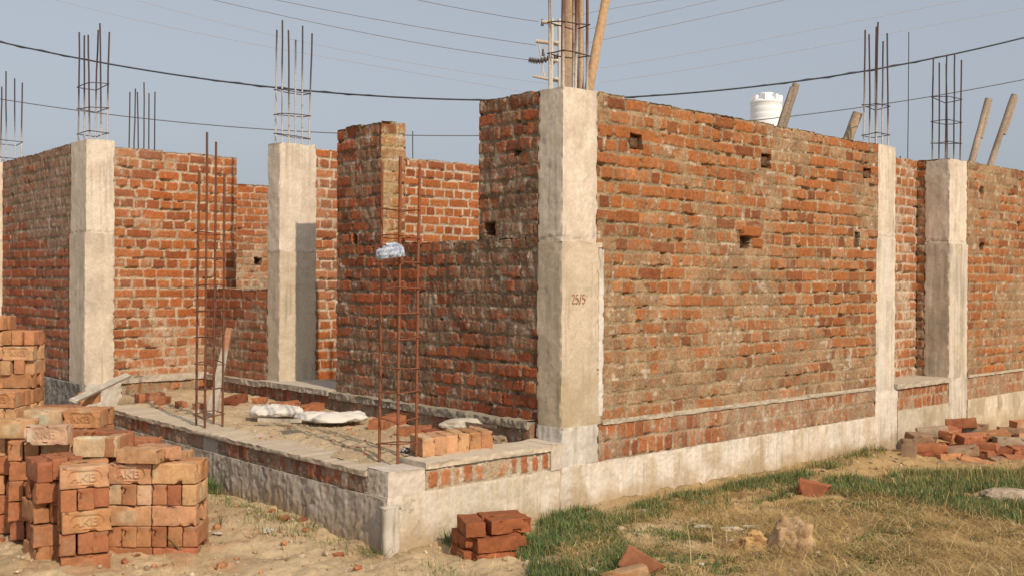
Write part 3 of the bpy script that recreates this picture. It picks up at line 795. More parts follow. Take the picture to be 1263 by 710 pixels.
# a few taller dry stalks one can tell apart
def stalk(px, py, h, lab, lean=.05, tone=(.55, .45, .24), r=.0035):
    b = onz(px, py, 0); b[2] = gz(b[0], b[1])
    mb = MB(); t_ = np.linspace(0, 1, 6)
    pts = np.stack([lean * t_ ** 2 * RIGHT[0], lean * t_ ** 2 * RIGHT[1], h * t_], 1)
    mb.tube(pts, np.linspace(r, r * .5, 6), 5, tone)
    return tag(link('dry_stalk', mb.mesh('dry_stalk', M_GRASS), loc=b), lab, 'stalk', 'dry stalks standing in the grass')
stalk(852, 700, .20, 'tallest pale dry stalk left of the round rock', -.02)
stalk(879, 676, .12, 'pale dry stalk just left of the rock, second from the left', -.01)
stalk(896, 672, .10, 'thin dry stalk touching the left side of the rock', .0)
stalk(1165, 632, .14, 'brown dry stalk standing in the green grass strip', .03, (.40, .27, .12), .005)
# broadleaf-less dead weed beside the tall brick stack
def weed(px, py, h, lab, n=9, seed=0):
    rg = np.random.RandomState(seed); b = onz(px, py, 0); b[2] = gz(b[0], b[1]) - .005
    mb = MB()
    for k in range(n):
        a = rg.uniform(0, 6.28); l = rg.uniform(.4, 1) * h; t_ = np.linspace(0, 1, 5); s_ = rg.uniform(.2, .9)
        pts = np.stack([np.cos(a) * s_ * l * t_ ** 1.4, np.sin(a) * s_ * l * t_ ** 1.4, l * t_ * (1 - .2 * s_)], 1) + rg.normal(0, .003, (5, 3)) * t_[:, None]
        mb.tube(pts, np.linspace(.0026, .001, 5), 4, (.24, .17, .09))
    return tag(link('dead_weed', mb.mesh('dead_weed', M_GRASS), loc=b), lab, 'weed', 'dead weeds')
weed(222, 680, .12, 'dead twiggy weed in front of the right brick stack', 8, 1)
weed(272, 655, .16, 'dead upright weed on the sand right of the brick stack', 9, 2)
weed(520, 640, .16, 'dead weed twigs leaning by the porch corner spout', 7, 3)
weed(352, 690, .06, 'small dead weed lying on the bare sand in the foreground', 7, 4)

# ------------------------------------------------------------------ loose bricks
def seg_d(x, y, a, b):
    ax, ay = a; bx, by = b; dx, dy = bx - ax, by - ay
    t = np.clip(((x - ax) * dx + (y - ay) * dy) / (dx * dx + dy * dy + 1e-12), 0, 1)
    return np.hypot(x - ax - t * dx, y - ay - t * dy)


LET = {'A': [[(0, 0), (.38, 1)], [(.38, 1), (.78, 0)], [(.17, .38), (.6, .38)]],
       'K': [[(0, 0), (0, 1)], [(0, .42), (.68, 1)], [(.2, .58), (.72, 0)]],
       'B': [[(0, 0), (0, 1)], [(0, 1), (.45, 1)], [(.45, 1), (.6, .87)], [(.6, .87), (.6, .66)], [(.6, .66), (.45, .53)], [(0, .53), (.5, .53)], [(.5, .53), (.68, .38)], [(.68, .38), (.68, .15)], [(.68, .15), (.5, 0)], [(0, 0), (.5, 0)]]}


def brick_mesh(name, seed, frog=True, L=.232, T=.075, H=.108, res=.0036, rnd=.0055, wear=1., cut=None):
    """brick standing on edge: length x, thickness y, height z; origin at the centre of its base"""
    mb = MB(); hx, hy, hz = L / 2, T / 2, H / 2
    rg = np.random.RandomState(seed)
    for ax in range(3):
        for sg in (-1, 1):
            hh = [hx, hy, hz]; o1, o2 = [(1, 2), (2, 0), (0, 1)][ax]
            if sg < 0: o1, o2 = o2, o1
            rs = res if (ax == 1 and sg == -1 and frog) else .011
            nu = int(2 * hh[o1] / rs) + 2; nv = int(2 * hh[o2] / rs) + 2
            # cluster samples near the edges for a round arris
            f = lambda n: np.concatenate([[-1, -1 + .02, -1 + .06], np.linspace(-1 + .12, 1 - .12, max(3, n - 4)), [1 - .06, 1 - .02, 1]])
            a, b = np.meshgrid(f(nu), f(nv)); n1_, n2_ = a.shape[1], a.shape[0]
            P = np.zeros(a.shape + (3,)); P[..., ax] = sg * hh[ax]; P[..., o1] = a * hh[o1]; P[..., o2] = b * hh[o2]
            q = np.stack([np.clip(P[..., i], -(hh[i] - rnd), hh[i] - rnd) for i in range(3)], -1)
            d = P - q; ln = np.linalg.norm(d, axis=-1, keepdims=True)
            P2 = q + d / np.maximum(ln, 1e-6) * rnd
            nrm = d / np.maximum(ln, 1e-6)
            edge = (np.abs(P[..., 0]) > hx - .014).astype(float) + (np.abs(P[..., 1]) > hy - .014) + (np.abs(P[..., 2]) > hz - .014)
            w = (n3(P[..., 0] * 18 + seed, P[..., 1] * 18, P[..., 2] * 18, seed) - .5) * .0032 * wear + (n3(P[..., 0] * 60, P[..., 1] * 60, P[..., 2] * 60 + seed, seed + 1) - .5) * .003 * wear
            chip = sm(.68, .82, n3(P[..., 0] * 32, P[..., 1] * 32 + seed, P[..., 2] * 32, seed + 2)) * (edge > 1.5) * .014 * wear
            h = w - chip
            if frog and ax == 1 and sg == -1:
                x = P[..., 0]; z = P[..., 2] + rg.uniform(-.004, .004)
                ro = .034; fd = 1.0 - .28 * (seed % 10) * 1.0; fd *= .8; dd = seg_d(x, z, (-.045, 0), (.045, 0)) - ro
                rec = sm(.002, -.002, dd) * .009 * fd
                lt = np.full(x.shape, 9.)
                for ch, ox in (('A', -.062), ('K', -.018), ('B', .026)):
                    for s_ in LET[ch]:
                        lt = np.minimum(lt, seg_d(x, z, (ox + s_[0][0] * .04, -.018 + s_[0][1] * .036), (ox + s_[1][0] * .04, -.018 + s_[1][1] * .036)))
                rec = rec - sm(.0058, .0034, lt) * .0085 * fd * sm(.08, .25, n2(x * 30, z * 30 + seed, seed))
                h = h - rec
            P2 = P2 + nrm * h[..., None]
            c = (.78 + .44 * n3(P[..., 0] * 22, P[..., 1] * 22, P[..., 2] * 22 + seed, seed + 4))[..., None] * np.ones(3)
            dust = sm(.62, .8, n3(P[..., 0] * 11 + 5, P[..., 1] * 11, P[..., 2] * 11 + seed, seed + 6)); c = c * (1 + dust[..., None] * np.array([.05, .35, .6]))
            V = P2.reshape(-1, 3)
            mb.add(V, grid_faces(n1_, n2_), c.reshape(-1, 3))
    v = np.concatenate(mb.v)
    off = 0; nv_ = []
    for a in mb.v: nv_.append(a + [0, 0, hz])
    mb.v = nv_
    if cut:        # broken brick: squeeze one end into a ragged slope
        nv_ = []
        for a in mb.v:
            a = a.copy(); lim = cut + (n2(a[:, 1] * 25, a[:, 2] * 25, seed) - .5) * .04 + (a[:, 2] - hz) * .5
            a[:, 0] = np.where(a[:, 0] > lim, lim + (a[:, 0] - lim) * .08, a[:, 0]); nv_.append(a)
        mb.v = nv_
    return mb.mesh(name, M_BRICK)


FROG = [brick_mesh('brick', 500 + k, True, wear=.7 + .3 * k) for k in range(3)]
PLAIN = [brick_mesh('brick', 520 + k, False, wear=.8 + .25 * k) for k in range(5)]
HALF = [brick_mesh('brick', 540 + k, False, cut=.0 + .03 * k, wear=1.3) for k in range(3)]
TAN = (.50, .285, .155); ORG = (.42, .205, .10); RED = (.355, .142, .070); DRD = (.22, .075, .038); PAL = (.52, .36, .23); MUD = (.28, .18, .11); GRY = (.36, .28, .20)


def put(me, loc, rz, label, tone, group, rx=0, ry=0, cat='brick'):
    o = link('brick', me, loc=loc); o.rotation_mode = 'XYZ'; o.rotation_euler = (rx, ry, rz)
    j = random.uniform(.88, 1.1)
    o.color = (tone[0] * j, tone[1] * j * random.uniform(.95, 1.06), tone[2] * j, 1)
    return tag(o, label, cat, group)


ANG0 = math.atan2(RIGHT[1], RIGHT[0])    # heading of the stacks' fronts
def ab(a, b): return CAM[:2] + a * RIGHT[:2] + b * (-BACK[:2])


ORD = ['bottom', 'second', 'third', 'fourth', 'fifth', 'sixth', 'seventh', 'eighth', 'ninth', 'tenth', 'eleventh']
CNAME = {TAN: 'tan', ORG: 'orange', RED: 'red', DRD: 'dark red', PAL: 'pale', MUD: 'muddy', GRY: 'greyish'}


def module(a, b, z0, nlay, where, tones, rot=0, first='s', skip=(), depth_all=False, frogs=(), side=False, world=None, hidden_below=-1, jit=1., group='bricks of the big stack'):
    """0.235 m square tower of on-edge bricks; front left corner at (a,b)"""
    ang = ANG0 + rot; ux = np.array([math.cos(ang), math.sin(ang)]); uy = np.array([-ux[1], ux[0]])
    o = ab(a, b) if world is None else np.array(world); P = .1115
    for k in range(nlay):
        if k in skip or k < hidden_below: continue
        z = z0 + k * P; st = (k % 2 == 0) == (first == 's')
        tn = tones[k % len(tones)]
        js = lambda s_: random.gauss(0, s_) * jit
        for i in range(3):
            tt = tn if random.random() < .8 else random.choice([TAN, ORG, RED])
            if st:      # stretcher seen from the front, three deep
                if i > 0 and not depth_all and k < nlay - 1 and i < 2: continue
                q = o + ux * (.1175 + js(.003)) + uy * (.0375 + i * .0785 + (js(.004) if i == 0 else 0))
                me = FROG[0 if ('front' in where or 'nearest' in where) else random.randrange(3)] if (i == 0 and k in frogs) else PLAIN[random.randrange(5)]
                pos = ['front', 'middle', 'rear'][i]
                lab = f"{ORD[k]}-course {pos} brick, {CNAME[tt]}, lengthwise, {where}"
                put(me, (q[0], q[1], z + js(.0015)), ang + js(.02), lab, tt, group)
            else:
                q = o + ux * (.0385 + i * .0785 + js(.0015)) + uy * (.1175 + js(.006))
                pos = ['left', 'middle', 'right'][i]
                lab = f"{ORD[k]}-course {pos} brick, {CNAME[tt]}, end-on, {where}"
                sf = side and i == 0
                put(FROG[k % 3] if sf and k == 1 else PLAIN[random.randrange(5)], (q[0], q[1], z + js(.0015)), ang + R(-90 if sf else 90) + js(.02), lab, tt, group)


A = lambda px, d: (px - 631.5) / FPX * d
# right frontal pair
module(A(133, 5.5), 5.5, -.085, 5, 'left half of the right front stack', [RED, ORG, TAN, PAL, TAN], frogs=(4,))
module(A(133, 5.5) + .238, 5.5, -.085, 5, 'right half of the right front stack', [RED, ORG, TAN, TAN, TAN], jit=1.)
# near corner stack
module(0, 0, -.05, 5, 'nearest corner stack', [RED, RED, RED, RED, TAN], rot=R(27), frogs=(2, 4), jit=1.7, depth_all=True, side=True, world=(-2.79, .735))
module(0, 0, -.045, 5, 'second tower behind the nearest corner stack', [RED, RED, RED, RED, RED], rot=R(38), first='h', jit=2., side=True, world=(-2.83, .985))
# left side stacks
module(A(12, 5.72), 5.72, .0, 5, 'shaded tower at the lower left edge', [RED, RED, RED, RED, ORG], rot=R(14), first='h', jit=2.2)
module(A(-30, 5.85), 5.85, .0, 5, 'tower cut by the left picture edge', [RED, RED, ORG, RED, TAN], rot=R(10), first='h', jit=2.2)
module(A(52, 5.70), 5.70, -.01, 5, 'tower in the middle of the left pile', [RED, RED, RED, ORG, TAN], rot=R(8), jit=1.6)
# rows behind
module(A(66, 5.76), 5.76, -.06, 5, 'inner tower behind the nearest corner stack', [RED, RED, ORG, TAN, ORG], hidden_below=2, jit=1.2)
module(A(119, 5.76), 5.76, -.085, 5, 'rear left tower of the right front stack', [RED, RED, ORG, TAN, RED], hidden_below=0, jit=1.2)
module(A(119, 5.76) + .238, 5.76, -.085, 5, 'rear right tower of the right front stack', [RED, RED, ORG, TAN, TAN], hidden_below=0, jit=1.2)
for i, px in enumerate((-22, 30, 82, 134)):
    module(A(px, 6.02), 6.02, -.05, 5, ['leftmost', 'second', 'third', 'fourth'][i] + ' tower of the row behind the front stacks', [RED, ORG, RED, RED, [TAN, TAN, ORG, RED][i]], hidden_below=2 if i < 3 else 0, jit=1.4)
for i, px in enumerate((-20, 30, 77)):
    module(A(px, 6.38), 6.38, -.025, 6 if i > 0 else 5, ['left', 'middle', 'right'][i] + ' tower of the third row, before the tall tower', [RED, RED, ORG, TAN, TAN, [TAN, PAL, ORG][i]], first='h', frogs=(5,) if i == 2 else (), hidden_below=3 if i < 2 else 0, jit=1.)
module(A(-24, 7.0), 7.0, .02, 6, 'left tower of the fourth row below the tall tower', [RED, ORG, TAN, TAN, TAN, ORG], first='h', frogs=(5,), hidden_below=3)
module(A(20, 7.0), 7.0, -.05, 5, 'right tower of the fourth row below the tall tower', [RED, ORG, RED, ORG, TAN, RED], first='s', hidden_below=2, jit=1.5)
module(A(44, 7.35), 7.35, -.02, 5, 'low tower right of the tall tower', [RED, ORG, RED, ORG, RED], hidden_below=1, jit=1.8)
# the tall tower
module(A(2, 7.95), 7.95, .05, 9, 'tall tower at the left edge, right half', [ORG, ORG, ORG, TAN, TAN, ORG, TAN, TAN, ORG], first='h', frogs=(3, 7), hidden_below=0, rot=R(3), jit=2.)
module(A(-12, 7.95) - .13, 7.95, .05, 10, 'tall tower at the left edge, left half', [ORG, ORG, TAN, TAN, ORG], first='h', frogs=(5,), hidden_below=0, rot=R(3), jit=2.)
module(A(4, 8.2), 8.2, .05, 8, 'tall tower at the left edge, rear half', [ORG, ORG, TAN, TAN, ORG], first='s', hidden_below=3, rot=R(3))

# bricks lying on top of the pile
def lay(px, py, d, rz, label, tone, flat=True, frog=False, rx=None, ry=0, group='bricks lying on the pile', me=None):
    p = at(px, py, d)
    m = me or (FROG if frog else PLAIN)[random.randrange(3)]
    if flat: return put(m, (p[0], p[1], p[2]), ANG0 + R(rz), label, tone, group, rx=R(90) if rx is None else rx, ry=ry)
    return put(m, (p[0], p[1], p[2]), ANG0 + R(rz), label, tone, group, rx=0 if rx is None else rx, ry=ry)


def onpile(a_px, d, z, rz, label, tone, flat=True, me=None, rx=None, ry=0):
    q = ab(A(a_px, d), d)
    m = me or PLAIN[random.randrange(5)]
    if flat:     # rotating 90 deg about x puts the old base centre to the side: lift by half thickness
        o = put(m, (q[0], q[1], z + .0375), ANG0 + R(rz), label, tone, 'bricks lying on the pile', rx=R(90) if rx is None else rx, ry=ry)
        n = np.array([math.sin(ANG0 + R(rz)), -math.cos(ANG0 + R(rz))]) * -.054
        o.location.x -= n[0] * 1.0; o.location.y -= n[1] * 1.0
        return o
    return put(m, (q[0], q[1], z), ANG0 + R(rz), label, tone, 'bricks lying on the pile', ry=ry)


onpile(187, 5.63, .474, -8, 'broad tan brick lying flat on top of the right front stack', TAN)
onpile(216, 5.72, .474, -30, 'tan brick lying flat at the right end of the top of the stack', TAN)
onpile(120, 5.70, .474, 4, 'pale brick standing on edge behind the right front stack top', PAL, flat=False)
onpile(145, 5.78, .474, 84, 'orange brick lying end-on between two top bricks', ORG, flat=False)
onpile(60, 5.62, .552, 2, 'rough pale brick on edge at the middle of the pile top', PAL, flat=False, me=FROG[2])
onpile(110, 6.02, .512, -24, 'red brick lying flat and slanting across the pile top', RED)
onpile(155, 6.00, .512, -20, 'second red brick lying flat, right end of the slanting pair', RED)
onpile(20, 5.80, .560, 5, 'tan brick lying on the left shoulder of the pile', TAN, flat=False)
onpile(62, 6.95, .512, -18, 'reddish brick lying flat below the left column foot', ORG)
onpile(100, 6.75, .512, -10, 'orange brick lying at the rear right edge of the pile', ORG)

# six bricks on the ground before the porch wall
ca = 0.0
def flatb(x, y, z, rz, label, tone, group, me=None, rx=0, ry=0):
    """brick laid flat, centre of its lower face at x,y,z"""
    m = me or PLAIN[random.randrange(5)]
    o = link('brick', m)
    from mathutils import Matrix, Euler
    Mx = Matrix.Translation((x, y, z)) @ Euler((0, 0, rz)).to_matrix().to_4x4() @ Euler((rx, ry, 0)).to_matrix().to_4x4() @ Matrix.Translation((0, .054, .0375)) @ Euler((R(90), 0, 0)).to_matrix().to_4x4()
    o.matrix_world = Mx
    j = random.uniform(.9, 1.1); o.color = (tone[0] * j, tone[1] * j, tone[2] * j, 1)
    return tag(o, label, 'brick', group)


g = 'bricks in the small pile on the grass'
q = ab(A(612, 5.5), 5.55)
e1 = np.array([math.cos(R(-22)), math.sin(R(-22))]); e2 = np.array([-e1[1], e1[0]])
def cl(i, j, z, rz, lab, tone, me=None):
    p = q + e1 * i + e2 * j; flatb(p[0], p[1], z, R(-22 + rz), lab, tone, g, me)
RB = (.29, .10, .042)
cl(-.03, -.06, -.055, 0, 'half buried front brick of the small pile, bottom course', RB)
cl(-.14, .06, -.05, 90, 'half buried left brick of the small pile, bottom course', RB)
cl(.10, .07, -.045, 88, 'half buried right brick of the small pile, bottom course', RB)
cl(-.02, -.055, .025, 2, 'middle course front brick of the small pile on the grass', RB)
cl(-.13, .075, .025, -88, 'middle course left brick of the small pile, its short end showing', RB)
cl(.115, .06, .03, 86, 'middle course right brick of the small pile', RB)
cl(-.125, .03, .105, 84, 'top left brick of the small pile on the grass', RB)
cl(.065, -.02, .108, 3, 'top right brick of the small pile, lying lengthwise in front', RB)
cl(.06, .10, .108, -3, 'top rear brick of the small pile, lying lengthwise behind', RB)

# bricks and rubble on the porch
g = 'bricks lying on the porch fill'
for k in range(6):
    px = 523 + k * 14.5; P_ = onz(px, 562 - k * 1.9, .44)
    tone = [TAN, TAN, TAN, TAN, ORG, ORG][k]
    o = put(PLAIN[k % 5], (P_[0] + .07, P_[1] + .11, .432), R(72), ['first', 'second', 'third', 'fourth', 'fifth', 'last'][k] + ' tan brick on edge from the left in the row on the porch rim', tone, 'row of bricks on the porch rim')
flat = [(382, 501, 12, RED, 'dusty red brick lying flat behind the left white sack'), (352, 499, -20, RED, 'red brick under the left white sack'), (292, 492, 30, DRD, 'dark red broken brick beside the leaning plank'),
        (468, 519, 40, RED, 'red broken brick behind the near rebar cage'), (486, 514, -15, RED, 'red brick tilted on rubble behind the near cage'), (512, 527, -35, RED, 'red brick right of the cage bars near the wall foot'), (540, 530, 10, DRD, 'dark brick by the wall foot near the corner column')]
for i, (px, py, rz, tn, lab) in enumerate(flat):
    P_ = onz(px, py, .45); flatb(P_[0], P_[1], float(fz(P_[0], P_[1])) - .01, R(rz), lab, tn, g, HALF[i % 3] if i in (2, 3) else None, rx=R(random.uniform(-8, 8)), ry=R(random.uniform(-8, 8)))
for i, (px, py, s_) in enumerate(((185, 488, 1), (204, 490, .8), (225, 494, .7), (160, 487, .9), (243, 497, .6), (318, 492, .6))):
    P_ = onz(px, py, .45)
    o = flatb(P_[0], P_[1], float(fz(P_[0], P_[1])) - .015, R(40 * i), ['first', 'second', 'third', 'fourth', 'fifth', 'sixth'][[1, 2, 3, 0, 4, 5][i]] + ' broken brick from the left in the rubble before the orange wall', RED, g, HALF[i % 3])
    o.scale = (s_, s_, s_)
P_ = at(129, 492, 8.25)
put(HALF[1], (P_[0] - .06, P_[1], P_[2] - .02), ANG0 + R(20), 'orange broken brick wedged under the leaning plank at the left column', ORG, g, ry=R(-14))


def rubble(label, tones, seed, L, W, H, loc, rz, name='rock', cat='rock', mat=M_ROCK, amp=.25, fr=6.):
    mb = MB(); n = 84; th, ph = np.meshgrid(np.linspace(0, 2 * np.pi, n), np.linspace(0.001, np.pi - .001, n // 2))
    d = np.stack([np.sin(ph) * np.cos(th), np.sin(ph) * np.sin(th), np.cos(ph)], -1)
    e = .85; d2 = np.sign(d) * np.abs(d) ** e
    r = 1 + (n3(d[..., 0] * 2 + seed, d[..., 1] * 2, d[..., 2] * 2, seed) - .5) * amp * 2 + (n3(d[..., 0] * fr + seed, d[..., 1] * fr, d[..., 2] * fr, seed + 1) - .5) * amp * .8 + (n3(d[..., 0] * 17 + seed, d[..., 1] * 17, d[..., 2] * 17, seed + 2) - .5) * amp * .22 + (n3(d[..., 0] * 34 + seed, d[..., 1] * 34, d[..., 2] * 34, seed + 3) - .5) * amp * .12
    V = d2 * r[..., None] * np.array([L / 2, W / 2, H / 2])
    c = mixc(np.array(tones[0])[None], np.array(tones[1])[None], sm(.35, .65, n3(d[..., 0] * 3, d[..., 1] * 3 + seed, d[..., 2] * 3, seed + 5)))
    mb.add(V.reshape(-1, 3), grid_faces(n, n // 2)[:, ::-1], c.reshape(-1, 3))
    return tag(link(name, mb.mesh(name, mat, False), loc=loc, rot=(0, 0, rz)), label, cat)


P_ = onz(983, 683, 0); rubble('large pale rounded rock in the dry grass, lower right', [(.46, .32, .18), (.33, .22, .12)], 3, .27, .22, .27, (P_[0] + .05, P_[1] + .05, .035), .4, amp=.22, fr=5.)
P_ = onz(935, 680, 0); rubble('ochre stone leaning against the large pale rock', [(.52, .34, .15), (.30, .17, .08)], 8, .20, .12, .13, (P_[0] + .05, P_[1] + .05, .02), R(-40), amp=.35)
P_ = onz(1235, 618, 0); rubble('flat grey slab half hidden in the green grass at the right edge', [(.44, .36, .27), (.34, .27, .2)], 12, .34, .22, .11, (P_[0] + .1, P_[1], .02), R(-40), 'stone_slab', 'slab', amp=.14)
P_ = onz(1004, 611, 0); put(HALF[2], (P_[0], P_[1], gz(P_[0], P_[1]) - .01), R(-60), 'single red broken brick lying in the grass right of the long wall middle', RED, 'bricks lying in the grass', ry=R(10))
P_ = onz(796, 712, 0); o = put(HALF[1], (P_[0], P_[1] + .03, -.015), R(-75), 'red broken brick tilted up at the bottom picture edge', (.30, .125, .065), 'bricks lying in the grass', rx=R(-24), ry=R(22)); o.scale = (1.1, 1.1, 1.1)
P_ = onz(772, 716, 0); put(HALF[0], (P_[0], P_[1], -.05), R(-20), 'orange brick half buried at the bottom picture edge', ORG, 'bricks lying in the grass', ry=R(-8))
P_ = onz(905, 655, 0)
for k, (px, py, s_) in enumerate(((868, 652, .07), (902, 655, .09), (925, 652, .06))):
    P_ = onz(px, py, 0); rubble(['small white crumpled scrap on the dry grass, left one', 'white lime lump on the dry grass, middle one', 'small pale lump on the dry grass left of the rock'][k], [(.60, .56, .46), (.42, .36, .25)], 30 + k, s_ * 1.5, s_ * .6, s_ * .3, (P_[0], P_[1], .015), -.7, 'lime_lump', 'debris')
P_ = onz(575, 531, .45); rubble('pale broken concrete slab behind the row of tan bricks on the porch', [(.50, .46, .39), (.44, .40, .33)], 41, .36, .16, .09, (P_[0] + .06, P_[1] + .06, .485), R(-25), 'concrete_fragment', 'slab', amp=.1)
for k, (px, py) in enumerate(((615, 540), (628, 528), (640, 532), (604, 528))):
    P_ = onz(px, py, .42); rubble(['dark clod', 'brown clod', 'grey clod', 'small clod'][k] + ' in the heap of rubble at the foot of the corner column', [(.22, .17, .12), (.32, .25, .17)], 50 + k, .13, .10, .07, (P_[0], P_[1], .40), k, 'mortar_clod', 'rubble', amp=.35)
P_ = onz(500, 551, .45); rubble('tiny crumpled white and black wrapper at the foot of the near cage', [(.7, .7, .7), (.05, .05, .05)], 61, .07, .04, .03, (P_[0], P_[1], .435), .3, 'wrapper', 'litter')
P_ = onz(672, 706, 0)
for k, (px, py, l) in enumerate(((80, 468, .07), (330, 475 + 185, .10), (268, 662, .06))):
    if k == 0: continue
    P_ = onz(px, py, 0); rubble(['', 'flat white scrap on the sand below the porch side', 'pale scrap on the sand right of the brick stack'][k], [(.6, .55, .48), (.5, .44, .36)], 70 + k, l, l * .6, .012, (P_[0], P_[1], gz(P_[0], P_[1]) + .01), k, 'paper_scrap', 'litter')

# heap of bricks at the right
heap = [  # px, py(centre), depth, heading deg rel. to view, roll, pitch, tone, flat
    (1120, 556, 8.75, 60, 0, 75, MUD, 'muddy brick leaning almost upright at the left end of the heap'),
    (1134, 540, 9.05, 20, 8, -8, MUD, 'brown brick behind the upright one, left end of the heap'),
    (1148, 553, 8.95, -14, 0, 4, RED, 'long red brick lying over the left front of the heap'),
    (1139, 562, 8.92, 30, 6, 10, DRD, 'dark red brick low in the left front of the heap'),
    (1158, 566, 8.90, -10, 0, -4, DRD, 'dark red brick at the base of the heap, left middle'),
    (1186, 556, 8.92, -8, 0, 4, MUD, 'mud-topped brick lying lengthwise in the front middle of the heap'),
    (1172, 565, 8.86, 12, 0, 0, ORG, 'orange brown brick at the base of the heap, middle'),
    (1150, 532, 9.2, -12, 0, 6, GRY, 'pale greyish brick on the upper left of the heap'),
    (1170, 534, 9.2, 50, 10, 6, RED, 'red brick end-on near the top middle of the heap'),
    (1186, 522, 9.35, -20, -10, 10, RED, 'brick tilted up as the topmost of the heap'),
    (1200, 528, 9.35, -28, 0, 4, MUD, 'thin-looking brown brick sliding off the heap top'),
    (1196, 541, 9.15, 20, 5, -5, RED, 'red brick in the centre of the heap'),
    (1212, 552, 9.0, -35, 0, 10, RED, 'bright red brick end-on right of the heap centre'),
    (1225, 537, 9.25, -10, 0, 2, ORG, 'orange red brick on the upper right of the heap'),
    (1218, 560, 8.95, 40, 5, 0, RED, 'red brick low in the right middle of the heap'),
    (1203, 572, 8.70, -25, 12, -14, ORG, 'bright orange half brick in the grass before the heap'),
    (1245, 545, 9.1, -5, 0, 0, GRY, 'grey brick lying on the right top of the heap'),
    (1238, 557, 9.0, 12, 0, 0, DRD, 'dark red brick under the grey one, right of the heap'),
    (1262, 556, 9.0, 8, 0, 0, RED, 'red brick at the right picture edge, middle of the heap'),
    (1250, 533, 9.35, -14, 0, 0, MUD, 'brown brick high on the heap at the right'),
    (1265, 524, 9.4, 8, 0, 2, ORG, 'orange brick on the topmost right of the heap'),
    (1272, 541, 9.2, -6, 0, 0, TAN, 'tan brick of the heap cut by the right picture edge'),
    (1256, 568, 8.85, -4, 0, 0, RED, 'red brick low at the right front of the heap'),
    (1234, 569, 8.85, 14, 0, 4, MUD, 'muddy brick low in the right front of the heap'),
    (1280, 570, 8.9, 20, 0, 4, RED, 'red brick of the heap just beyond the right picture edge'),
    (1178, 552, 9.4, 0, 0, 0, RED, 'inner red brick hidden in the heap, left'),
    (1205, 565, 9.3, 0, 0, 0, RED, 'inner red brick hidden in the heap, low'),
    (1230, 566, 9.4, 30, 0, 0, MUD, 'inner muddy brick hidden in the heap, right'),
    (1180, 572, 9.3, 50, 0, 0, MUD, 'inner muddy brick hidden at the heap base'),
    (1255, 562, 9.4, 0, 0, 0, MUD, 'inner brown brick hidden in the heap by the wall'),
]
for i, (px, py, d, hd, rl, pt, tn, lab) in enumerate(heap):
    p = at(px, py, d); d_ = R(hd)
    mesh_ = HALF[i % 3] if 'half' in lab else PLAIN[i % 5]
    flatb(p[0], p[1], p[2] - .035, ANG0 + d_, lab, tn, 'bricks of the heap at the right', mesh_, rx=R(rl + random.uniform(-9, 9)), ry=R(-pt + random.uniform(-5, 5))).scale = (1.12, 1.12, 1.12)

# ------------------------------------------------------------------ rebar cages on the porch
def cage(label, x0, y0, w, dpt, tops, z0, nst, seed, tone=RUST, slurry=0):
    t = empty('rebar_cage', (x0, y0, z0), label, 'rebar cage', 'free standing rebar cages')
    pos = [(0, 0), (0, dpt), (w, 0), (w, dpt)]
    for k, (x, y) in enumerate(pos):
        steel(t, 'rebar', bar_pts(x, y, -.1, tops[k] - z0, (0.01, 0), seed + k), .0085, tone, slurry)
    for k in range(nst):
        stirrup(t, 0, w, 0, dpt, .08 + k * (1.5 / nst), tone, .0038, seed + k)
    return t


cage('rusty rebar cage standing at the near porch corner before the shaded wall', -1.118, .195, .13, .18, (2.15, 2.13, 2.12, 2.16), .43, 10, 71, (.21, .075, .035), .0)
cage('rusty rebar cage standing at the far side of the porch before the orange wall', -1.24, 2.36, .135, .14, (2.50, 2.24, 2.21, 2.46), .40, 8, 72, (.15, .06, .035), .0)

# plank in the far cage
def plank(label, p0, p1, w, th, tone, name='plank', tipt=None, seed=0, cat='plank', taper=.8):
    p0 = np.array(p0, float); p1 = np.array(p1, float); d = p1 - p0; L = np.linalg.norm(d); d /= L
    s = np.cross(d, -BACK); s /= np.linalg.norm(s); n = np.cross(s, d)
    mb = MB(); N_ = 14; V = []; C_ = []
    rg = np.random.RandomState(seed)
    for i in range(N_):
        t_ = i / (N_ - 1); ww = w * (1 - (1 - taper) * t_) * rg.uniform(.95, 1.05); tt = th * rg.uniform(.92, 1.05); o = d * L * t_ + n * rg.normal(0, th * .05)
        V += [o - s * ww / 2 - n * tt / 2, o + s * ww / 2 - n * tt / 2, o + s * ww / 2 + n * tt / 2, o - s * ww / 2 + n * tt / 2]
        c_ = np.array(tone) if (tipt is None or t_ < .7) else np.array(tipt)
        C_ += [c_ * rg.uniform(.85, 1.12)] * 4
    F = []
    for i in range(N_ - 1):
        for k in range(4):
            k2 = (k + 1) % 4; F.append((i * 4 + k, i * 4 + k2, (i + 1) * 4 + k2, (i + 1) * 4 + k))
    F += [(3, 2, 1, 0), ((N_ - 1) * 4, (N_ - 1) * 4 + 1, (N_ - 1) * 4 + 2, (N_ - 1) * 4 + 3)]
    mb.add(V, F, C_)
    return tag(link(name, mb.mesh(name, M_WOOD, False), loc=p0), label, cat)


a = onz(261, 509, .44); b = at(283, 404, 8.05)
plank('narrow mortar stained plank leaning inside the far rebar cage', a, b, .075, .02, (.40, .36, .30), tipt=(.36, .19, .11), seed=3, taper=.6)
plank('grey plank leaning on the foot of the left column over a broken brick', at(90, 494, 7.75), at(158, 462, 8.75), .055, .02, (.46, .42, .35), seed=4, taper=.95)
plank('thin pale stick lying on the sand fill before the white sacks', onz(318, 521, .43) + [0, 0, .02], onz(372, 522, .43) + [0, 0, .02], .03, .012, (.48, .42, .33), name='stick', seed=5, cat='stick')
plank('thin dark stick lying along the foot of the shaded wall', onz(560, 520, .5), onz(612, 526, .5), .02, .012, (.18, .13, .09), name='stick', seed=6, cat='stick')

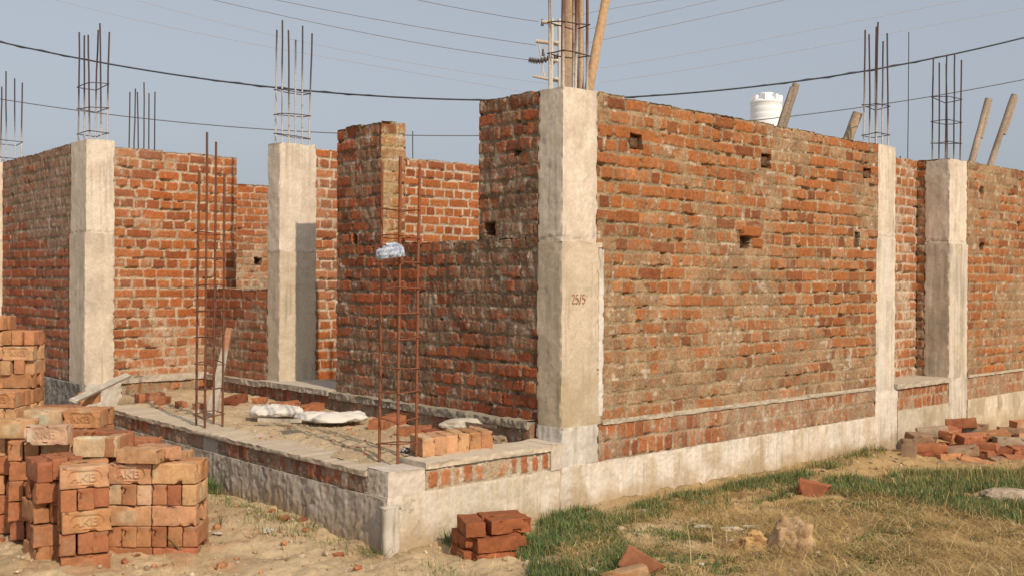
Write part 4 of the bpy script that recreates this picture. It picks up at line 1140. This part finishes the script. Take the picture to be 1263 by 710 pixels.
# timber poles
def pole(label, p0, p1, r, seed, tone=(.44, .32, .21), splice=None):
    p0 = np.array(p0, float); p1 = np.array(p1, float)
    rg = np.random.RandomState(seed); t_ = np.linspace(0, 1, 30)
    s = np.array(RIGHT); wob = (np.cumsum(rg.normal(0, 1, 30)) * .0016) * np.sin(np.pi * t_)
    pts = (p1 - p0)[None] * t_[:, None] + s[None] * wob[:, None]
    mb = MB(); rr = r * (1.12 - .2 * t_) * rg.uniform(.94, 1.06, 30)
    mb.tube(pts, rr, 12, tone)
    v = np.concatenate(mb.v); k = fbm(v[:, 2] * 1.5 + seed, np.arctan2(v[:, 0], v[:, 1]) * 3 + 20, seed, 3)
    mb.c = [np.array(tone)[None] * (.4 + 1.15 * k)[:, None]]; mb.v = [v + (n3(v[:, 0] * 25, v[:, 1] * 25, v[:, 2] * 12, seed)[:, None] - .5) * .008]; mb.f = [np.concatenate(mb.f)]
    e = empty('timber_prop', p0, label, 'timber prop', 'timber props')
    link('pole', mb.mesh('pole', M_WOOD), e)
    if splice:
        mb = MB(); d = (p1 - p0) / np.linalg.norm(p1 - p0)
        a_ = (p1 - p0) * splice[0] + s * splice[2]; b_ = (p1 - p0) * splice[1] + s * splice[2]
        mb.tube([a_, (a_ + b_) / 2, b_], [r * .9, r * .95, r * .7], 8, np.array(tone) * .9)
        link('splice', mb.mesh('splice', M_WOOD, False), e)
    return e


WD = (.42, .31, .21); WDD = (.22, .13, .08); WG = (.38, .31, .24)
def vpole(pxb, pxt, d, r, lab, tone, seed):
    b = at(pxb, 330, d); b[2] = .40
    t0 = at(pxb, 108, d); t1 = at(pxt, 0, d); dd = (t1 - t0) / (t1[2] - t0[2])
    b = t0 + dd * (.40 - t0[2]); top = t0 + dd * (3.75 - t0[2])
    return pole(lab, b, top, r, seed, tone)
vpole(699, 701, 7.05, .034, 'upright pale timber prop, leftmost of those behind the corner column', WD, 1)
vpole(710, 710, 7.15, .022, 'dark brown timber prop, second of those behind the corner column', WDD, 2)
vpole(717, 717, 7.10, .020, 'slim pale timber prop, third of those behind the corner column', WD, 3)
vpole(727, 747, 7.05, .033, 'slanting timber prop, rightmost of those behind the corner column', (.44, .30, .18), 4)
def spole(x0, y0, x1, y1, d, r, lab, seed, tone=WG, splice=None):
    t0 = at(x0, y0, d); t1 = at(x1, y1, d); dd = (t1 - t0) / (t1[2] - t0[2])
    b = t0 + dd * (.40 - t0[2])
    return pole(lab, b, t1, r, seed, tone, splice)
spole(967, 152, 982, 104, 9.1, .036, 'short leaning timber prop beside the white water tank', 5, WG, (.80, .99, -.02))
spole(1047, 168, 1058, 140, 9.6, .050, 'stubby brown timber prop end just left of the slim column bars', 6, (.30, .23, .16), None)
spole(1199, 197, 1219, 122, 11.4, .038, 'leaning timber prop right of the far right column, left of the pair', 7, WG, (.86, 1., .02))
spole(1222, 200, 1251, 117, 11.7, .036, 'leaning timber prop at the far right, right of the pair', 8, WG, (.86, .99, .03))

# ------------------------------------------------------------------ sacks
def sack(label, loc, L, W, H, rz, seed, tone=(.64, .61, .56), stripe=None, name='sack', tilt=0):
    mb = MB(); n = 90; th, ph = np.meshgrid(np.linspace(0, 2 * np.pi, n), np.linspace(.001, np.pi - .001, n // 2))
    d = np.stack([np.sin(ph) * np.cos(th), np.sin(ph) * np.sin(th), np.cos(ph)], -1)
    e = np.sign(d) * np.abs(d) ** np.array([.72, .72, .95])
    cr = 1 - np.abs(fbm(d[..., 0] * 2.2 + d[..., 2] + seed, d[..., 1] * 3.5 + 7, seed, 4) - .5) * 2.0
    ln = 1 - np.abs(n2(d[..., 0] * 3 + d[..., 1] * 5 + seed, d[..., 1] * 1.2 + d[..., 0], seed + 3) - .5) * 2
    out = 1 + (n2(np.cos(th) * 1.7 + seed, np.sin(th) * 1.7 + 5, seed + 4) - .5) * .85
    V = e * np.array([L / 2, W / 2, H / 2]) * out[..., None]
    V[..., 2] = V[..., 2] * (.5 + .9 * cr) + (ln - .6) * .06 * np.sin(ph) * (H / .1) + (fbm(d[..., 0] * 7 + seed, d[..., 1] * 11, seed + 8, 3) - .5) * .04 * np.sin(ph) * (H / .1)
    V[..., 2] = np.maximum(V[..., 2], -H * .3)
    c = np.ones(V.shape) * np.array(tone) * (.9 + .12 * cr)[..., None]
    if stripe:
        k = sm(.5, .6, np.sin(V[..., 2] * 220 + cr * 5) * .5 + .5) * .8
        c = mixc(c, np.array(stripe)[None], k)
    mb.add(V.reshape(-1, 3), grid_faces(n, n // 2)[:, ::-1], c.reshape(-1, 3))
    return tag(link(name, mb.mesh(name, M_SACK), loc=loc, rot=(0, tilt, rz)), label, 'sack' if name == 'sack' else 'bag')


P_ = onz(348, 514, .44); sack('crumpled white sack lying on the sand, left of the two', (P_[0] + .04, P_[1] + .12, .46), .36, .28, .075, ANG0 + .2, 5)
P_ = onz(418, 518, .44); sack('flat white sack lying on the sand, right of the two', (P_[0] + .03, P_[1] + .1, .45), .50, .28, .055, ANG0 + .15, 9, stripe=None)
P_ = at(478, 314, 5.80); sack('small crumpled white and blue plastic bag caught in the near rebar cage', P_, .165, .10, .075, ANG0, 14, tone=(.50, .54, .60), stripe=(.16, .22, .36), name='plastic_bag', tilt=R(-8))

# ------------------------------------------------------------------ distance: tank, house, electric pole, cables
TD = 41.0
tp = at(945, 150, TD)
ht = empty('house', (tp[0], tp[1], 0), 'distant house hidden behind the long wall, carrying the water tank', 'house')
HZ = tp[2] - 0.95
hd = np.array((.52, .47, .40))
mb = MB(); mb.box((-1.9, -1.6, 0), (1.9, 1.6, HZ - .2), hd); link('house_wall', mb.mesh('house_wall', M_CONC, False), ht)
mb = MB(); mb.box((-2, -1.7, HZ - .2), (2, 1.7, HZ), hd * .9); link('roof_slab', mb.mesh('roof_slab', M_CONC, False), ht)
for fl in range(2):
    for k in range(2):
        mb = MB(); x = -.9 + k * 1.8; z = 1 + fl * 3
        mb.box((x - .5, -1.66, z), (x + .5, -1.55, z + 1.3), (.06, .07, .08)); w_ = link('window', mb.mesh('window', M_PLAST, False), ht)
        mb = MB()
        for s_ in (-.64, .64): mb.box((x + s_ * .84 - .05, -1.7, z - .05), (x + s_ * .84 + .05, -1.58, z + 1.35), (.5, .5, .48))
        mb.box((x - .48, -1.7, z - .1), (x + .48, -1.58, z - .002), (.5, .5, .48)); mb.box((x - .48, -1.7, z + 1.302), (x + .48, -1.58, z + 1.4), (.5, .5, .48))
        link('window_frame', mb.mesh('window_frame', M_PLAST, False), w_)
tk = empty('water_tank', (tp[0], tp[1], HZ), 'white ribbed plastic water tank showing above the long brick wall', 'water tank')
zb = 0; rT = 19.3 / FPX * TD; zt_ = at(945, 128, TD)[2] - HZ
prof = [(0, 0), (rT, 0), (rT, .25)]
for k in range(6):
    z = .25 + (zt_ - .25) * k / 6; dz = (zt_ - .25) / 6
    prof += [(rT, z + dz * .1), (rT * .982, z + dz * .25), (rT * .982, z + dz * .4), (rT, z + dz * .55), (rT, z + dz * .95)]
prof += [(rT * 1.02, zt_), (rT * 1.02, zt_ + .04), (rT * .93, zt_ + .10), (rT * .86, zt_ + .14)]


def lathe(parent, name, prof, mat, tone, n=40):
    a_ = np.linspace(0, 2 * np.pi, n, endpoint=False); V = []; F = []
    for r_, z in prof: V += [(r_ * math.cos(t_), r_ * math.sin(t_), z) for t_ in a_]
    for i in range(len(prof) - 1):
        for k in range(n):
            k2 = (k + 1) % n; F.append((i * n + k, i * n + k2, (i + 1) * n + k2, (i + 1) * n + k))
    mb = MB(); mb.add(V, F, tone); return link(name, mb.mesh(name, mat), parent)


WT = (.80, .83, .86)
lathe(tk, 'tank_body', prof, M_PLAST, WT)
lathe(tk, 'lid', [(rT * .86, zt_ + .14), (rT * .84, zt_ + .18), (rT * .5, zt_ + .24), (rT * .48, zt_ + .34), (rT * .45, zt_ + .40), (0.001, zt_ + .42)], M_PLAST, WT)
for k in range(7):
    a_ = k / 7 * 6.283; mb = MB(); x, y = math.cos(a_) * rT * .8, math.sin(a_) * rT * .8
    mb.box((x - .10, y - .10, zt_ + .1), (x + .10, y + .10, zt_ + .30), WT); link('lid_lug', mb.mesh('lid_lug', M_PLAST, False), tk)

# electric pole behind the corner
PD = 30.0
pb = at(684, 345, PD)
ep = empty('electric_pole', (pb[0], pb[1], 0), 'whitish electric pole with crossarms and insulators behind the corner column', 'electric pole')
def rel(px, py, dd=0): return at(px, py, PD + dd) - np.array([pb[0], pb[1], 0])
PT = (.52, .50, .46)
mb = MB(); tz = rel(684, 24)[2]
for s_ in (-.11, .11):
    mb.tube([np.array([RIGHT[0] * s_ * 1.6, RIGHT[1] * s_ * 1.6, 0]), np.array([RIGHT[0] * s_ * .9, RIGHT[1] * s_ * .9, tz])], .055, 6, PT)
for k in range(16):
    z = 1 + k * (tz - 1.2) / 15; w_ = .11 * (1.6 - .7 * z / tz)
    mb.box((-w_ * .75, -w_ * .75, z), (w_ * .75, w_ * .75, z + .07), PT)
link('mast', mb.mesh('mast', M_CONC), ep)
for nm, x0, y0, x1, y1, r_ in (('crossarm', 668, 27, 700, 32, .055), ('crossarm', 661, 51, 700, 56, .06), ('crossarm', 657, 94, 690, 101, .04)):
    mb = MB(); mb.tube([rel(x0, y0), rel(x1, y1)], r_, 6, (.45, .40, .33)); link(nm, mb.mesh(nm, M_CONC), ep)
for x0, y0, x1, y1 in ((652, 74, 664, 76), (664, 76, 688, 70)):
    mb = MB(); a_ = rel(x0, y0); b_ = rel(x1, y1); t_ = np.linspace(0, 1, 25)
    mb.tube(a_[None] + (b_ - a_)[None] * t_[:, None], .045 + .05 * (np.sin(t_ * 38) > 0), 8, (.10, .08, .075)); link('insulator', mb.mesh('insulator', M_WIRE), ep)
for x0, y0 in ((670, 64), (669, 27)):
    mb = MB(); a_ = rel(x0, y0 + 5); b_ = rel(x0, y0 - 3); mb.tube([a_, b_], [.05, .03], 8, (.1, .09, .1)); link('insulator', mb.mesh('insulator', M_WIRE), ep)
mb = MB()
for x0, y0, x1, y1 in ((664, 52, 672, 98), (672, 58, 668, 96), (670, 96, 690, 70)):
    mb.tube([rel(x0, y0), rel(x1, y1)], .022, 5, PT)
link('brace', mb.mesh('brace', M_CONC), ep)


def cable(label, pts, d0, d1, r, tone=(.05, .05, .055), name='cable', group='overhead cables', twist=0):
    P = np.array(pts, float); n = 60
    # smooth through the points
    s = np.concatenate([[0], np.cumsum(np.hypot(*np.diff(P, axis=0).T))]); s /= s[-1]
    deg = min(3, len(P) - 1); cxp = np.polyfit(s, P[:, 0], deg); cyp = np.polyfit(s, P[:, 1], deg)
    t_ = np.linspace(0, 1, n)
    X = np.polyval(cxp, t_); Y = np.polyval(cyp, t_)
    W = np.array([at(x, y, d0 + (d1 - d0) * q) for x, y, q in zip(X, Y, t_)])
    o = W[0].copy(); mb = MB()
    mb.tube(W - o, r, 6, tone)
    if twist:
        ph = t_ * 200; mb.tube(W - o + np.stack([np.cos(ph) * r, np.sin(ph) * 0, np.sin(ph) * r * 1.3], 1), r * .6, 5, tone)
    return tag(link(name, mb.mesh(name, M_WIRE), loc=o), label, 'cable', group)


cable('thick black cable sagging across the whole sky just above the columns', [(-160, 16), (0, 48), (120, 73), (300, 101), (440, 119), (600, 128), (720, 128), (850, 117), (1000, 91), (1263, 42), (1420, 6)], 17, 17, .014, twist=1)
cable('thin dark cable sagging low across the sky behind the columns', [(-160, 96), (0, 118), (150, 141), (300, 158), (450, 168), (620, 169), (800, 162), (975, 141), (1263, 95), (1420, 66)], 26, 26, .013, (.13, .13, .14))
TN = (.26, .27, .29)
for i, (pts, lab) in enumerate((
        ([(664, 27), (580, 13), (505, -2), (300, -50)], 'topmost thin wire running left from the electric pole'),
        ([(661, 56), (520, 34), (340, 0), (180, -36)], 'second thin wire running left from the electric pole'),
        ([(652, 74), (520, 54), (360, 22), (262, 0), (120, -34)], 'third thin wire running left from the electric pole'),
        ([(700, 22), (748, 12), (819, 0), (900, -16)], 'topmost thin wire running right from the electric pole'),
        ([(700, 42), (748, 31), (883, 0), (960, -20)], 'second thin wire running right from the electric pole'),
        ([(690, 61), (740, 50), (860, 24), (968, 0), (1060, -22)], 'third thin wire running right from the electric pole'))):
    cable(lab, pts, PD, PD + 4, .012, TN, 'wire', 'thin electric wires')
for i, (pts, lab) in enumerate((
        ([(740, 84), (900, 58), (1060, 24), (1200, 0), (1300, -20)], 'faint high wire crossing behind the bars of the slim right column'),
        ([(740, 102), (900, 78), (1060, 48), (1263, 10), (1400, -16)], 'faint lower wire crossing behind the bars of the slim right column'),
        ([(160, -2), (330, 42), (520, 80), (680, 104)], 'faint wire in the upper left sky, higher of two'),
        ([(60, -2), (300, 52), (500, 88), (660, 116)], 'faint wire in the upper left sky, lower of two'))):
    cable(lab, pts, 60, 60, .014, (.36, .38, .41), 'wire', 'thin electric wires')

# ------------------------------------------------------------------ light, sky, camera
S = np.array([-.175, -1, .774]); S /= np.linalg.norm(S)
el = math.asin(S[2]); az = math.atan2(S[0], S[1])
w = bpy.data.worlds.new('World'); scene.world = w; w.use_nodes = True
nt = w.node_tree; bg = nt.nodes['Background']
sky = nt.nodes.new('ShaderNodeTexSky'); sky.sky_type = 'NISHITA'; sky.sun_disc = False
sky.sun_elevation = el; sky.sun_rotation = az; sky.altitude = 200; sky.air_density = 1.2; sky.dust_density = 4.5; sky.ozone_density = 1.2
hs = nt.nodes.new('ShaderNodeHueSaturation'); hs.inputs['Saturation'].default_value = .50
nt.links.new(sky.outputs[0], hs.inputs['Color']); mx = nt.nodes.new('ShaderNodeMix'); mx.data_type = 'RGBA'; mx.inputs['Factor'].default_value = .7
mx.inputs['B'].default_value = (2.15, 2.40, 2.80, 1)      # even haze light
nt.links.new(hs.outputs[0], mx.inputs['A']); nt.links.new(mx.outputs['Result'], bg.inputs[0]); bg.inputs[1].default_value = .15

ld = bpy.data.lights.new('sun', 'SUN'); ld.energy = 3.15; ld.angle = R(.7); ld.color = (1, .815, .62)
lo = bpy.data.objects.new('sun', ld); COL.objects.link(lo)
from mathutils import Vector, Matrix
lo.rotation_euler = Vector(S.tolist()).to_track_quat('Z', 'Y').to_euler()

cd = bpy.data.cameras.new('camera'); co = bpy.data.objects.new('camera', cd); COL.objects.link(co)
cd.sensor_width = 36; cd.lens = 36 * FPX / 1263.0; cd.clip_start = .05; cd.clip_end = 3000
m3 = Matrix(((RIGHT[0], UP[0], BACK[0], CAM[0]), (RIGHT[1], UP[1], BACK[1], CAM[1]), (RIGHT[2], UP[2], BACK[2], CAM[2]), (0, 0, 0, 1)))
co.matrix_world = m3
scene.camera = co
vs = scene.view_settings; vs.view_transform = 'Standard'; vs.look = 'None'; vs.exposure = .2; vs.gamma = 1; vs.use_curve_mapping = False
